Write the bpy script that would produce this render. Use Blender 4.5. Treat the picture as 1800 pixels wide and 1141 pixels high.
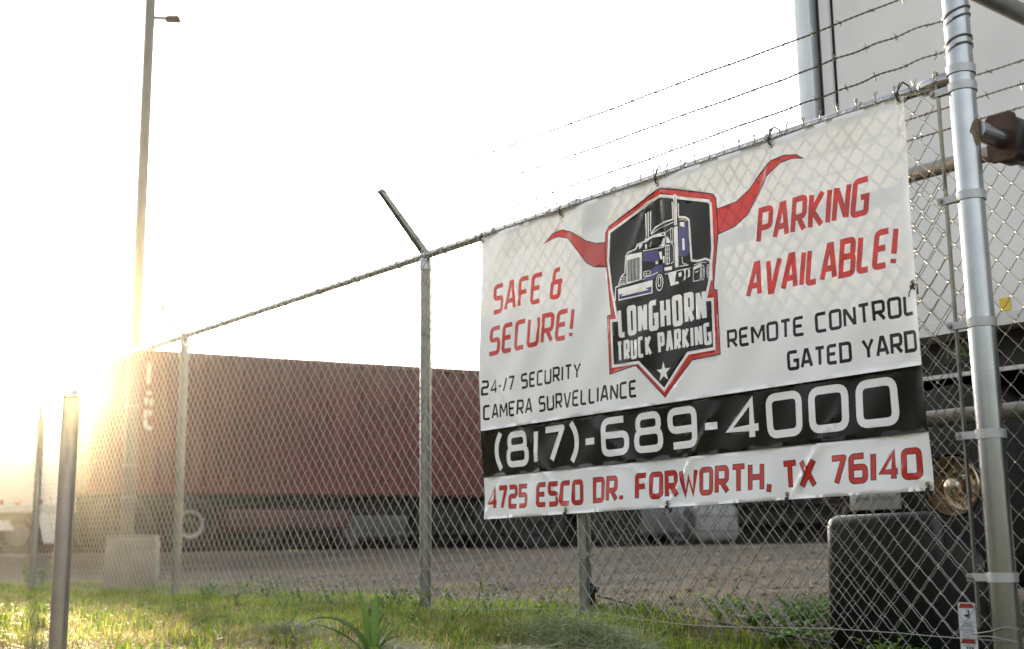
import bpy, bmesh, math, random
import numpy as np
from mathutils import Vector, Matrix
from mathutils.geometry import delaunay_2d_cdt
random.seed(7); rng = np.random.default_rng(11)
sc = bpy.context.scene
for o in list(bpy.data.objects): bpy.data.objects.remove(o)
COL = sc.collection

# ------------------------------------------------------------ camera, sky, sun, exposure
PITCH, ROLL = math.radians(10.36), math.radians(-0.69)
CAMH = 0.32
f_ = Vector((0, math.cos(PITCH), math.sin(PITCH))); u_ = Vector((0, -math.sin(PITCH), math.cos(PITCH))); r_ = Vector((1, 0, 0))
rr = math.cos(ROLL)*r_ + math.sin(ROLL)*u_; uu = -math.sin(ROLL)*r_ + math.cos(ROLL)*u_
cd = bpy.data.cameras.new('camera'); cam = bpy.data.objects.new('camera', cd); COL.objects.link(cam)
M = Matrix.Identity(4)
for i in range(3): M[i][0], M[i][1], M[i][2] = rr[i], uu[i], -f_[i]
M[2][3] = CAMH
cam.matrix_world = M
cd.sensor_width = 36; cd.lens = 43.0; cd.clip_start = .05; cd.clip_end = 2000
cd.dof.use_dof = True; cd.dof.focus_distance = 4.75; cd.dof.aperture_fstop = 2.6
sc.camera = cam
SUN_AZ, SUN_EL = math.radians(-21.3), math.radians(8.3)
SUN_STRENGTH, SKY_STRENGTH, EXPOSURE = 4.2, 0.14, 2.3
w = bpy.data.worlds.new('World'); sc.world = w; w.use_nodes = True
nt = w.node_tree; nt.nodes.clear()
sky = nt.nodes.new('ShaderNodeTexSky'); sky.sky_type = 'NISHITA'; sky.sun_disc = False
sky.sun_elevation = SUN_EL; sky.sun_rotation = SUN_AZ; sky.dust_density = 4.0; sky.air_density = 1.0; sky.ozone_density = 1.0
hs = nt.nodes.new('ShaderNodeHueSaturation'); hs.inputs['Saturation'].default_value = .30
bg = nt.nodes.new('ShaderNodeBackground'); bg.inputs[1].default_value = SKY_STRENGTH
ow = nt.nodes.new('ShaderNodeOutputWorld')
nt.links.new(sky.outputs[0], hs.inputs['Color']); nt.links.new(hs.outputs[0], bg.inputs[0]); nt.links.new(bg.outputs[0], ow.inputs[0])
sd = bpy.data.lights.new('sun', 'SUN'); sd.energy = SUN_STRENGTH; sd.angle = math.radians(.53); sd.color = (1, .78, .45)
sun = bpy.data.objects.new('sun', sd); COL.objects.link(sun)
SDIR = Vector((math.sin(SUN_AZ)*math.cos(SUN_EL), math.cos(SUN_AZ)*math.cos(SUN_EL), math.sin(SUN_EL)))
sun.rotation_euler = SDIR.to_track_quat('Z', 'Y').to_euler(); sun.location = SDIR*60
vs = sc.view_settings; vs.view_transform = 'Standard'; vs.look = 'None'; vs.exposure = EXPOSURE; vs.gamma = 1; vs.use_curve_mapping = False
sc.cycles.use_denoising = True
sc.cycles.max_bounces = 8; sc.cycles.diffuse_bounces = 4; sc.cycles.glossy_bounces = 3; sc.cycles.transparent_max_bounces = 16
sc.cycles.volume_bounces = 0; sc.cycles.caustics_reflective = False; sc.cycles.caustics_refractive = False

# ------------------------------------------------------------ frames and helpers
# fence frame: x = along the fence to the right (a), y = behind the fence (n), z up; origin at the foot of a line post
DX, DY = 0.62607518, -0.7797627
FORG = (-0.45371577, 6.32638184)
FROT = math.atan2(DY, DX)
def W(a, n, z=0.): return (FORG[0] + a*DX - n*DY, FORG[1] + a*DY + n*DX, z)
def L(x, y):
    x = x - FORG[0]; y = y - FORG[1]
    return x*DX + y*DY, -x*DY + y*DX
def ss(t): t = np.clip(t, 0, 1); return t*t*(3 - 2*t)
def tz(x, y):
    x = np.asarray(x, float); y = np.asarray(y, float)
    a, n = L(x, y)
    z = .32*ss((n - 1.2)/9.)
    z = z - .15*ss((a - 1.35)/1.1)*(1 - ss((n - 2.2)/3.))*ss((n + 1.6)/1.2)
    fade = 1/(1 + (x*x + y*y)/900.)
    return z + fade*(.012*np.sin(2.1*x + 1.3*y) + .010*np.sin(3.7*y - 1.9*x + 1) + .006*np.sin(7.3*x + 5.1*y))

class MB:
    def __init__(s): s.v = []; s.f = []; s.m = []
    def add(s, vs, fs, m=0):
        b = len(s.v); s.v += [tuple(p) for p in vs]; s.f += [tuple(i + b for i in f) for f in fs]; s.m += [m]*len(fs)
    def box(s, c, d, rz=0, m=0, top=(1, 1)):
        hx, hy, hz = d[0]/2, d[1]/2, d[2]/2; cs, sn = math.cos(rz), math.sin(rz); P = []
        for k in (-1, 1):
            tx, ty = top if k > 0 else (1, 1)
            for (i, j) in ((-1, -1), (1, -1), (1, 1), (-1, 1)):
                x, y = i*hx*tx, j*hy*ty; P.append((c[0] + x*cs - y*sn, c[1] + x*sn + y*cs, c[2] + k*hz))
        s.add(P, [(3, 2, 1, 0), (4, 5, 6, 7), (0, 1, 5, 4), (1, 2, 6, 5), (2, 3, 7, 6), (3, 0, 4, 7)], m)
    def tube(s, pts, r, n=8, cap=True, m=0):
        pts = [Vector(p) for p in pts]; R = r if isinstance(r, (list, tuple)) else [r]*len(pts)
        T0 = (pts[1] - pts[0]).normalized(); up = Vector((0, 0, 1)) if abs(T0.z) < .9 else Vector((1, 0, 0))
        N = T0.cross(up).normalized(); ring = []
        for i, p in enumerate(pts):
            T = ((pts[min(i + 1, len(pts) - 1)] - pts[i]).normalized() + (pts[i] - pts[max(i - 1, 0)]).normalized())
            T = T.normalized() if T.length > 1e-9 else T0
            N = (N - T*N.dot(T)).normalized(); B = T.cross(N)
            ring.append([tuple(p + (N*math.cos(2*math.pi*k/n) + B*math.sin(2*math.pi*k/n))*R[i]) for k in range(n)])
        b = len(s.v)
        for q in ring: s.v += q
        for i in range(len(pts) - 1):
            for k in range(n):
                s.f.append((b + i*n + k, b + i*n + (k + 1) % n, b + (i + 1)*n + (k + 1) % n, b + (i + 1)*n + k)); s.m.append(m)
        if cap:
            s.f.append(tuple(b + k for k in range(n))[::-1]); s.f.append(tuple(b + (len(pts) - 1)*n + k for k in range(n))); s.m += [m, m]
    def lathe(s, prof, c, axis='z', n=24, m=0):
        b = len(s.v)
        for (r, h) in prof:
            for k in range(n):
                t = 2*math.pi*k/n; x, y = r*math.cos(t), r*math.sin(t)
                q = (x, y, h) if axis == 'z' else ((x, h, y) if axis == 'y' else (h, x, y))
                s.v.append((c[0] + q[0], c[1] + q[1], c[2] + q[2]))
        for i in range(len(prof) - 1):
            for k in range(n):
                s.f.append((b + i*n + k, b + i*n + (k + 1) % n, b + (i + 1)*n + (k + 1) % n, b + (i + 1)*n + k)); s.m.append(m)
    def prism(s, poly, h0, h1, ax='y', m=0):
        n = len(poly)
        def q(p, h): return (p[0], h, p[1]) if ax == 'y' else ((h, p[0], p[1]) if ax == 'x' else (p[0], p[1], h))
        s.add([q(p, h0) for p in poly] + [q(p, h1) for p in poly],
              [tuple(range(n)), tuple(range(2*n - 1, n - 1, -1))] + [(i, i + n, (i + 1) % n + n, (i + 1) % n) for i in range(n)], m)
    def build(s, name, mat, parent=None, smooth=False, bevel=0, seg=2, loc=None):
        me = bpy.data.meshes.new(name); me.from_pydata(s.v, [], s.f)
        mats = mat if isinstance(mat, (list, tuple)) else [mat]
        for q in mats: me.materials.append(q)
        if len(mats) > 1: me.polygons.foreach_set('material_index', s.m)
        bm = bmesh.new(); bm.from_mesh(me); bmesh.ops.recalc_face_normals(bm, faces=bm.faces)
        if bevel:
            ed = [e for e in bm.edges if len(e.link_faces) == 2 and e.calc_face_angle(0) > .5]
            bmesh.ops.bevel(bm, geom=ed, offset=bevel, segments=seg, profile=.5, affect='EDGES', clamp_overlap=True)
        bm.to_mesh(me); bm.free()
        if smooth or bevel: me.polygons.foreach_set('use_smooth', [True]*len(me.polygons)); me.update()
        if smooth or bevel:
            try: me.set_sharp_from_angle(angle=math.radians(50))
            except Exception: pass
        o = bpy.data.objects.new(name, me); COL.objects.link(o)
        if loc is not None: o.location = loc
        if parent is not None: o.parent = parent
        return o
def np_mesh(name, V, F4, mat, parent=None, col=None, smooth=True):
    """V (n,3), F4 list of index arrays (k,3) or (k,4)"""
    me = bpy.data.meshes.new(name); V = np.asarray(V, np.float32)
    loops = np.concatenate([f.reshape(-1) for f in F4]).astype(np.int32)
    tot = np.concatenate([np.full(len(f), f.shape[1], np.int32) for f in F4])
    st = np.concatenate([[0], np.cumsum(tot)[:-1]]).astype(np.int32)
    me.vertices.add(len(V)); me.vertices.foreach_set('co', V.reshape(-1))
    me.loops.add(len(loops)); me.loops.foreach_set('vertex_index', loops)
    me.polygons.add(len(tot)); me.polygons.foreach_set('loop_start', st)
    try: me.polygons.foreach_set('loop_total', tot)
    except Exception: pass
    if col is not None:
        at = me.attributes.new('tint', 'FLOAT_COLOR', 'POINT'); c4 = np.ones((len(V), 4), np.float32); c4[:, :3] = col
        at.data.foreach_set('color', c4.reshape(-1))
    me.update(calc_edges=True); me.validate()
    if smooth: me.polygons.foreach_set('use_smooth', np.ones(len(me.polygons), bool))
    me.materials.append(mat)
    o = bpy.data.objects.new(name, me); COL.objects.link(o)
    if parent is not None: o.parent = parent
    return o
def empty(name, loc, rz=0):
    o = bpy.data.objects.new(name, None); COL.objects.link(o); o.location = loc; o.rotation_euler = (0, 0, rz); o.empty_display_size = .2; return o
def tag(o, label, cat, group=None, kind=None):
    o['label'] = label; o['category'] = cat
    if group: o['group'] = group
    if kind: o['kind'] = kind
    return o
def struct(o): o['kind'] = 'structure'; return o

# ------------------------------------------------------------ materials
def mat(name, col, rough=.6, metal=0., var=.0, vscale=8., bump=0., bscale=60., spec=.5, col2=None, coat=0., transl=0., detail=5):
    m = bpy.data.materials.new(name); m.use_nodes = True; t = m.node_tree; N = t.nodes; b = N['Principled BSDF']
    b.inputs['Base Color'].default_value = (*col, 1); b.inputs['Roughness'].default_value = rough; b.inputs['Metallic'].default_value = metal
    b.inputs['Specular IOR Level'].default_value = spec
    if coat: b.inputs['Coat Weight'].default_value = coat; b.inputs['Coat Roughness'].default_value = .15
    if var or bump: tc = N.new('ShaderNodeTexCoord')
    if var:
        ns = N.new('ShaderNodeTexNoise'); ns.inputs['Scale'].default_value = vscale; ns.inputs['Detail'].default_value = detail; ns.inputs['Roughness'].default_value = .65
        t.links.new(tc.outputs['Object'], ns.inputs['Vector'])
        mx = N.new('ShaderNodeMixRGB'); cr = N.new('ShaderNodeValToRGB'); cr.color_ramp.elements[0].position = .32; cr.color_ramp.elements[1].position = .68
        t.links.new(ns.outputs['Fac'], cr.inputs[0]); t.links.new(cr.outputs[0], mx.inputs[0])
        c2 = col2 if col2 else tuple(c*(1 - var) for c in col)
        mx.inputs[1].default_value = (*col, 1); mx.inputs[2].default_value = (*c2, 1); t.links.new(mx.outputs[0], b.inputs['Base Color'])
        mr = N.new('ShaderNodeMapRange'); mr.inputs['To Min'].default_value = rough*.85; mr.inputs['To Max'].default_value = min(1, rough*1.25)
        t.links.new(ns.outputs['Fac'], mr.inputs[0]); t.links.new(mr.outputs[0], b.inputs['Roughness'])
    if bump:
        n2 = N.new('ShaderNodeTexNoise'); n2.inputs['Scale'].default_value = bscale; n2.inputs['Detail'].default_value = 4
        t.links.new(tc.outputs['Object'], n2.inputs['Vector']); bp = N.new('ShaderNodeBump'); bp.inputs['Strength'].default_value = bump; bp.inputs['Distance'].default_value = .01
        t.links.new(n2.outputs['Fac'], bp.inputs['Height']); t.links.new(bp.outputs[0], b.inputs['Normal'])
    if transl:
        tr = N.new('ShaderNodeBsdfTranslucent'); ms = N.new('ShaderNodeMixShader'); ms.inputs[0].default_value = transl
        src = b.inputs['Base Color'].links[0].from_socket if b.inputs['Base Color'].links else None
        if src: t.links.new(src, tr.inputs[0])
        else: tr.inputs[0].default_value = (*col, 1)
        t.links.new(b.outputs[0], ms.inputs[1]); t.links.new(tr.outputs[0], ms.inputs[2]); t.links.new(ms.outputs[0], N['Material Output'].inputs[0])
    return m
def leafmat(name, transl=.45, rough=.5):
    m = mat(name, (.1, .15, .04), rough, transl=transl); t = m.node_tree; N = t.nodes
    at = N.new('ShaderNodeAttribute'); at.attribute_name = 'tint'
    t.links.new(at.outputs['Color'], N['Principled BSDF'].inputs['Base Color'])
    for q in N:
        if q.type == 'BSDF_TRANSLUCENT': t.links.new(at.outputs['Color'], q.inputs[0])
    return m
GALV = mat('galvanised_steel', (.40, .41, .42), .24, .95, .18, 9, .025, 90)
GALV_D = mat('weathered_galvanised', (.31, .31, .29), .38, .85, .3, 14, .05, 90)
WIREM = mat('galvanised_wire', (.33, .33, .31), .48, .8)
BARBM = mat('barbed_wire_steel', (.20, .19, .18), .55, .8)
BLACK_PL = mat('black_plastic', (.020, .023, .027), .33, 0, .2, 3, .012, 300)
ZIPM = mat('black_nylon', (.01, .01, .01), .5)
RUST = mat('rust_stain', (.26, .19, .11), .8, .1, .5, 30)
def vinyl(n, c, tr=.30, sp=.5):
    return mat(n, c, .22, transl=tr, bump=.02, bscale=25, spec=sp)
V_W = vinyl('vinyl_white', (.87, .87, .875), .085); V_K = vinyl('vinyl_black', (.010, .010, .008), .02, .28)
V_R = vinyl('vinyl_red', (.56, .035, .03), .14); V_R2 = vinyl('vinyl_dark_red', (.05, .012, .012), .08)
V_B = vinyl('vinyl_blue', (.05, .045, .19), .1); V_G = vinyl('vinyl_grey', (.35, .35, .34), .25)

# ------------------------------------------------------------ stroke font (letters are drawn as ribbons)
r0 = .17
G = {'A': (.64, [[(0, 0), (.26, 1, 0), (.38, 1, 0), (.64, 0)], [(.13, .3), (.51, .3)]]),
'B': (.58, [[(0, .53, 0), (0, 1, 0), (.54, 1), (.54, .53), (0, .53, 0)], [(0, .53, 0), (.58, .53), (.58, 0), (0, 0, 0), (0, .53, 0)]]),
'C': (.56, [[(.56, 1), (0, 1), (0, 0), (.56, 0)]]), 'D': (.6, [[(0, 0, 0), (0, 1, 0), (.6, 1), (.6, 0), (0, 0, 0)]]),
'E': (.54, [[(.54, 1), (0, 1), (0, 0), (.54, 0)], [(0, .52), (.46, .52)]]), 'F': (.52, [[(0, 0), (0, 1), (.52, 1)], [(0, .5), (.45, .5)]]),
'G': (.6, [[(.58, 1), (0, 1), (0, 0), (.6, 0, .1), (.6, .48, 0), (.32, .48)]]), 'H': (.6, [[(0, 0), (0, 1)], [(.6, 0), (.6, 1)], [(0, .5), (.6, .5)]]),
'I': (.02, [[(.01, 0), (.01, 1)]]), 'K': (.56, [[(0, 0), (0, 1)], [(.54, 1), (.08, .5, 0), (.56, 0)]]), 'L': (.46, [[(0, 1), (0, 0), (.46, 0)]]),
'M': (.74, [[(0, 0), (0, 1)], [(.74, 0), (.74, 1)], [(.03, .98), (.37, .32, 0), (.71, .98)]]), 'N': (.6, [[(0, 0), (0, 1)], [(.6, 0), (.6, 1)], [(.03, .96), (.57, .04)]]),
'O': (.6, [[(.3, 1), (.6, 1), (.6, 0), (0, 0), (0, 1), (.3, 1)]]), 'P': (.56, [[(0, 0), (0, 1, 0), (.56, 1), (.56, .42), (0, .42)]]),
'R': (.58, [[(0, 0), (0, 1, 0), (.56, 1), (.56, .43), (0, .43)], [(.26, .43), (.58, 0)]]),
'S': (.56, [[(.55, 1), (0, 1), (0, .53), (.56, .53), (.56, 0), (0, 0)]]), 'T': (.56, [[(0, 1), (.56, 1)], [(.28, 1), (.28, 0)]]),
'U': (.6, [[(0, 1), (0, 0), (.6, 0), (.6, 1)]]), 'V': (.62, [[(0, 1), (.26, 0, 0), (.36, 0, 0), (.62, 1)]]), 'W': (.86, [[(0, 1), (.2, 0, 0), (.43, .72, 0), (.66, 0, 0), (.86, 1)]]),
'X': (.6, [[(0, 0), (.6, 1)], [(0, 1), (.6, 0)]]), 'Y': (.58, [[(0, 1), (.29, .45, 0), (.58, 1)], [(.29, .47), (.29, 0)]]),
'&': (.6, [[(.42, 1), (.08, 1), (.08, .55), (.34, .55)], [(.2, .55), (0, .55), (0, 0), (.46, 0), (.46, .52)], [(.34, .55), (.6, .55)]]),
'!': (.05, [[(.03, 1), (.03, .27)], [(.03, .13), (.03, 0)]]), '.': (.04, [[(.02, .12), (.02, 0)]]), ',': (.05, [[(.05, .13), (.01, -.13)]]),
'-': (.26, [[(0, .44), (.26, .44)]]), '/': (.22, [[(0, 0), (.22, 1)]]), '(': (.16, [[(.16, 1.12), (.03, .8), (0, .5), (.03, .2), (.16, -.12)]]), ')': (.16, [[(0, 1.12), (.13, .8), (.16, .5), (.13, .2), (0, -.12)]]),
'0': (.62, [[(.31, 1), (.62, 1), (.62, 0), (0, 0), (0, 1), (.31, 1)]]), '1': (.06, [[(.03, 0), (.03, 1)]]), '2': (.54, [[(0, 1), (.54, 1), (.54, .53), (0, .53), (0, 0, .05), (.56, 0)]]),
'4': (.62, [[(.5, 0), (.5, 1, 0), (0, .26, 0), (.64, .26)]]), '5': (.54, [[(.54, 1), (0, 1, 0), (0, .56, 0), (.54, .56), (.54, 0), (0, 0)]]),
'6': (.6, [[(.52, 1), (0, 1), (0, 0), (.6, 0), (.6, .55), (0, .55)]]), '7': (.54, [[(0, 1), (.54, 1, .02), (.2, 0)]]),
'8': (.6, [[(.3, .54), (.57, .54), (.57, 1), (.03, 1), (.03, .54), (.3, .54)], [(.3, .54), (.6, .54), (.6, 0), (0, 0), (0, .54), (.3, .54)]]),
'9': (.6, [[(.06, 0), (.6, 0), (.6, 1), (0, 1), (0, .45), (.6, .45)]])}
def rounded(P, closed=False, rad=.05, seg=5):
    out = []; n = len(P)
    for i, p in enumerate(P):
        q = Vector(p[:2]); rd = p[2] if len(p) > 2 else rad
        if (i in (0, n - 1)) or rd <= 1e-6: out.append(q); continue
        A, B = Vector(P[i - 1][:2]), Vector(P[i + 1][:2]); da, db = (A - q), (B - q)
        k = min(rd, da.length*.5, db.length*.5)
        if k < 1e-6: out.append(q); continue
        s, e = q + da.normalized()*k, q + db.normalized()*k
        for j in range(seg + 1):
            t = j/seg; out.append(s*(1 - t)**2 + q*2*t*(1 - t) + e*t*t)
    return out
def ribbon(P, t, closed=None):
    P = [Vector(p) for p in P]
    Q = [P[0]]
    for p in P[1:]:
        if (p - Q[-1]).length > 1e-5: Q.append(p)
    P = Q; n = len(P); closed = (P[0] - P[-1]).length < 1e-5 if closed is None else closed
    Lf, Rt = [], []
    for i in range(n):
        if closed: a, b = P[i - 1 if i else n - 2], P[i + 1 if i < n - 1 else 1]
        else: a, b = P[max(i - 1, 0)], P[min(i + 1, n - 1)]
        d1 = (P[i] - a).normalized() if (P[i] - a).length > 1e-9 else (b - P[i]).normalized()
        d2 = (b - P[i]).normalized() if (b - P[i]).length > 1e-9 else d1
        n1, n2 = Vector((-d1.y, d1.x)), Vector((-d2.y, d2.x)); m = n1 + n2
        m = m.normalized() if m.length > 1e-6 else n1
        k = min(1/max(m.dot(n1), .3), 1.42)
        Lf.append(P[i] + m*t/2*k); Rt.append(P[i] - m*t/2*k)
    return [[Rt[i], Rt[i + 1], Lf[i + 1], Lf[i]] for i in range(n - 1)]
def text_quads(txt, a0, a1, z0, z1, h, t, slant=0., gap=.2, space=.42, rad=r0, extra=0.):
    """lettering between a0..a1 on the line z0(left)..z1(right); extra grows the strokes for an outline"""
    wt = 0.
    for c in txt: wt += (space if c == ' ' else G[c][0] + gap)
    wt -= gap
    th = t; hh = h - th
    sx = (a1 - a0 - th - slant*h)/wt; out = []; x = 0.
    for c in txt:
        if c == ' ': x += space; continue
        gw, st = G[c]
        for S in st:
            P = [((x + p[0])*sx, p[1]*hh, (p[2] if len(p) > 2 else rad)*min(hh, sx)) for p in S]
            C = rounded(P); cl = (C[0] - C[-1]).length < 1e-6
            C = [Vector((q.x + slant*q.y + a0 + th/2, q.y + th/2)) for q in C]
            if extra and not cl and len(C) > 1:
                C[0] = C[0] + (C[0] - C[1]).normalized()*extra; C[-1] = C[-1] + (C[-1] - C[-2]).normalized()*extra
            for q in C: q.y += z0 + (z1 - z0)*(q.x - a0)/(a1 - a0)
            out += ribbon(C, th + 2*extra, cl)
        x += gw + gap
    return out
# printed artwork of the banner in fence coordinates (metres)
SH= [(1.7799, 1.7874), (2.0714, 1.6918), (2.0895, 1.6685), (2.093, 1.525), (2.0629, 1.3301), (2.0616, 1.3067), (2.0767, 1.3011), (2.0747, 1.0461), (1.9283, 1.0415), (1.775, 0.9079), (1.6097, 1.0584), (1.4432, 1.0415), (1.4414, 1.2982), (1.4645, 1.2986), (1.4403, 1.58), (1.4469, 1.6613), (1.4643, 1.6865)]
IN= [(1.7754, 1.7598), (2.0536, 1.6709), (2.0663, 1.6528), (2.0659, 1.4708), (2.0442, 1.3408), (2.0204, 1.2774), (2.055, 1.2739), (2.0484, 1.0684), (1.9098, 1.0668), (1.7721, 0.933), (1.6253, 1.065), (1.4591, 1.069), (1.4603, 1.2783), (1.4992, 1.2755), (1.4686, 1.403), (1.4539, 1.5362), (1.467, 1.6653)]
HL= [(1.0239, 1.6975), (1.0877, 1.7365), (1.1589, 1.7413), (1.2279, 1.7148), (1.3169, 1.6572), (1.3825, 1.6322), (1.4528, 1.6216), (1.4486, 1.5092), (1.3677, 1.5244), (1.3133, 1.5538), (1.2591, 1.6185), (1.1925, 1.6907), (1.1345, 1.7107), (1.0628, 1.7056)]
HR= [(2.0788, 1.6248), (2.1823, 1.6341), (2.2511, 1.6672), (2.3105, 1.7206), (2.3677, 1.751), (2.4313, 1.7566), (2.4879, 1.7431), (2.5236, 1.7176), (2.4652, 1.7314), (2.4115, 1.7284), (2.3457, 1.6929), (2.2959, 1.6339), (2.2354, 1.5651), (2.1763, 1.5326), (2.0778, 1.5169)]
TP=[('W', [(1.6957, 1.6942), (1.7021, 1.6927), (1.6989, 1.5942), (1.6931, 1.5954)]),('W', [(1.7083, 1.6978), (1.7152, 1.6962), (1.7104, 1.5896), (1.7046, 1.5908)]),('W', [(1.7224, 1.6981), (1.7288, 1.6967), (1.725, 1.6145), (1.7195, 1.6092)]),('W', [(1.8621, 1.7343), (1.8706, 1.7365), (1.8815, 1.7297), (1.8742, 1.6049), (1.857, 1.6078)]),('G', [(1.8674, 1.7288), (1.873, 1.7283), (1.866, 1.6096), (1.8616, 1.6106)]),('W', [(1.8511, 1.7071), (1.8573, 1.7065), (1.8539, 1.6376), (1.8494, 1.6373)]),('W', [(1.8831, 1.6942), (1.8892, 1.6928), (1.8871, 1.6399), (1.8815, 1.6411)]),('W', [(1.686, 1.5689), (1.6955, 1.5841), (1.7281, 1.5915), (1.786, 1.5951), (1.8059, 1.5917), (1.8035, 1.5779), (1.7623, 1.5801), (1.7217, 1.5809)]),('B', [(1.7771, 1.5893), (1.7961, 1.5908), (1.7969, 1.5822), (1.7798, 1.5837)]),('W', [(1.7605, 1.5401), (1.775, 1.5443), (1.7848, 1.5699), (1.7963, 1.5696), (1.7934, 1.5343)]),('W', [(1.5734, 1.5308), (1.5841, 1.5383), (1.6667, 1.5332), (1.6627, 1.417), (1.5715, 1.4117)]),('K', [(1.5807, 1.5141), (1.6563, 1.5146), (1.6522, 1.4201), (1.5779, 1.4193)]),('W', [(1.5179, 1.4007), (1.7224, 1.4041), (1.721, 1.3487), (1.519, 1.3493)]),('B', [(1.5237, 1.3754), (1.5506, 1.376), (1.5368, 1.3654), (1.6992, 1.3668), (1.6809, 1.3767), (1.716, 1.3782), (1.7154, 1.353), (1.5235, 1.3555)]),('B', [(1.6738, 1.5335), (1.7575, 1.5262), (1.7648, 1.485), (1.7575, 1.4758), (1.6719, 1.4923)]),('B', [(1.7099, 1.4488), (1.7452, 1.4592), (1.7798, 1.4631), (1.7812, 1.4208), (1.7696, 1.4293), (1.7524, 1.4282), (1.7343, 1.4125), (1.7253, 1.4045), (1.673, 1.4087), (1.6854, 1.4235), (1.7116, 1.423)]),('B', [(1.8811, 1.598), (1.9321, 1.6016), (1.9413, 1.4838), (1.9251, 1.4663), (1.8788, 1.4754)]),('W', [(1.8913, 1.6138), (1.916, 1.6092), (1.916, 1.5876), (1.8894, 1.5983)]),('W', [(1.9016, 1.5436), (1.9136, 1.5411), (1.9144, 1.4924), (1.9008, 1.4943)]),('W', [(1.8555, 1.6006), (1.8768, 1.601), (1.8749, 1.4305), (1.855, 1.4318)]),('W', [(1.7892, 1.4445), (1.8354, 1.4421), (1.8357, 1.4262), (1.7896, 1.4306)]),('W', [(1.8114, 1.4124), (1.8631, 1.417), (1.8541, 1.3909), (1.8732, 1.3626), (1.8258, 1.3606)]),('K', [(1.8542, 1.3929), (1.8698, 1.3727), (1.8515, 1.3727)]),('W', [(1.8725, 1.4053), (1.8892, 1.4072), (1.8884, 1.3908), (1.8744, 1.3884)]),('W', [(1.9017, 1.4152), (1.9143, 1.4149), (1.9095, 1.3747), (1.8955, 1.3698), (1.9049, 1.3919)]),('W', [(1.9235, 1.4132), (1.9356, 1.4068), (1.9327, 1.3807), (1.9194, 1.377), (1.9257, 1.3943)]),('W', [(1.955, 1.4154), (1.9957, 1.4232), (1.9922, 1.4084), (1.9571, 1.4028)]),('W', [(1.9593, 1.3942), (1.9889, 1.3969), (1.9753, 1.3913), (1.9644, 1.3892)]),('W', [(1.7622, 1.5151), (1.7766, 1.5165), (1.7784, 1.4824), (1.7693, 1.4833)]),('W', [(1.7813, 1.4945), (1.7892, 1.4929), (1.7889, 1.4635), (1.7821, 1.4648)]),('W', [(1.7415, 1.4789), (1.7553, 1.4792), (1.7558, 1.4656), (1.7432, 1.4671)]),('W', [(1.8076, 1.5694), (1.8162, 1.5697), (1.8345, 1.5406), (1.8064, 1.5443)]),('W', [(1.6504, 1.5697), (1.6741, 1.567), (1.6585, 1.5508), (1.6508, 1.5502)]),('W', [(1.6869, 1.5623), (1.6963, 1.5625), (1.6978, 1.5429), (1.6878, 1.5428)]),]
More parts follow.
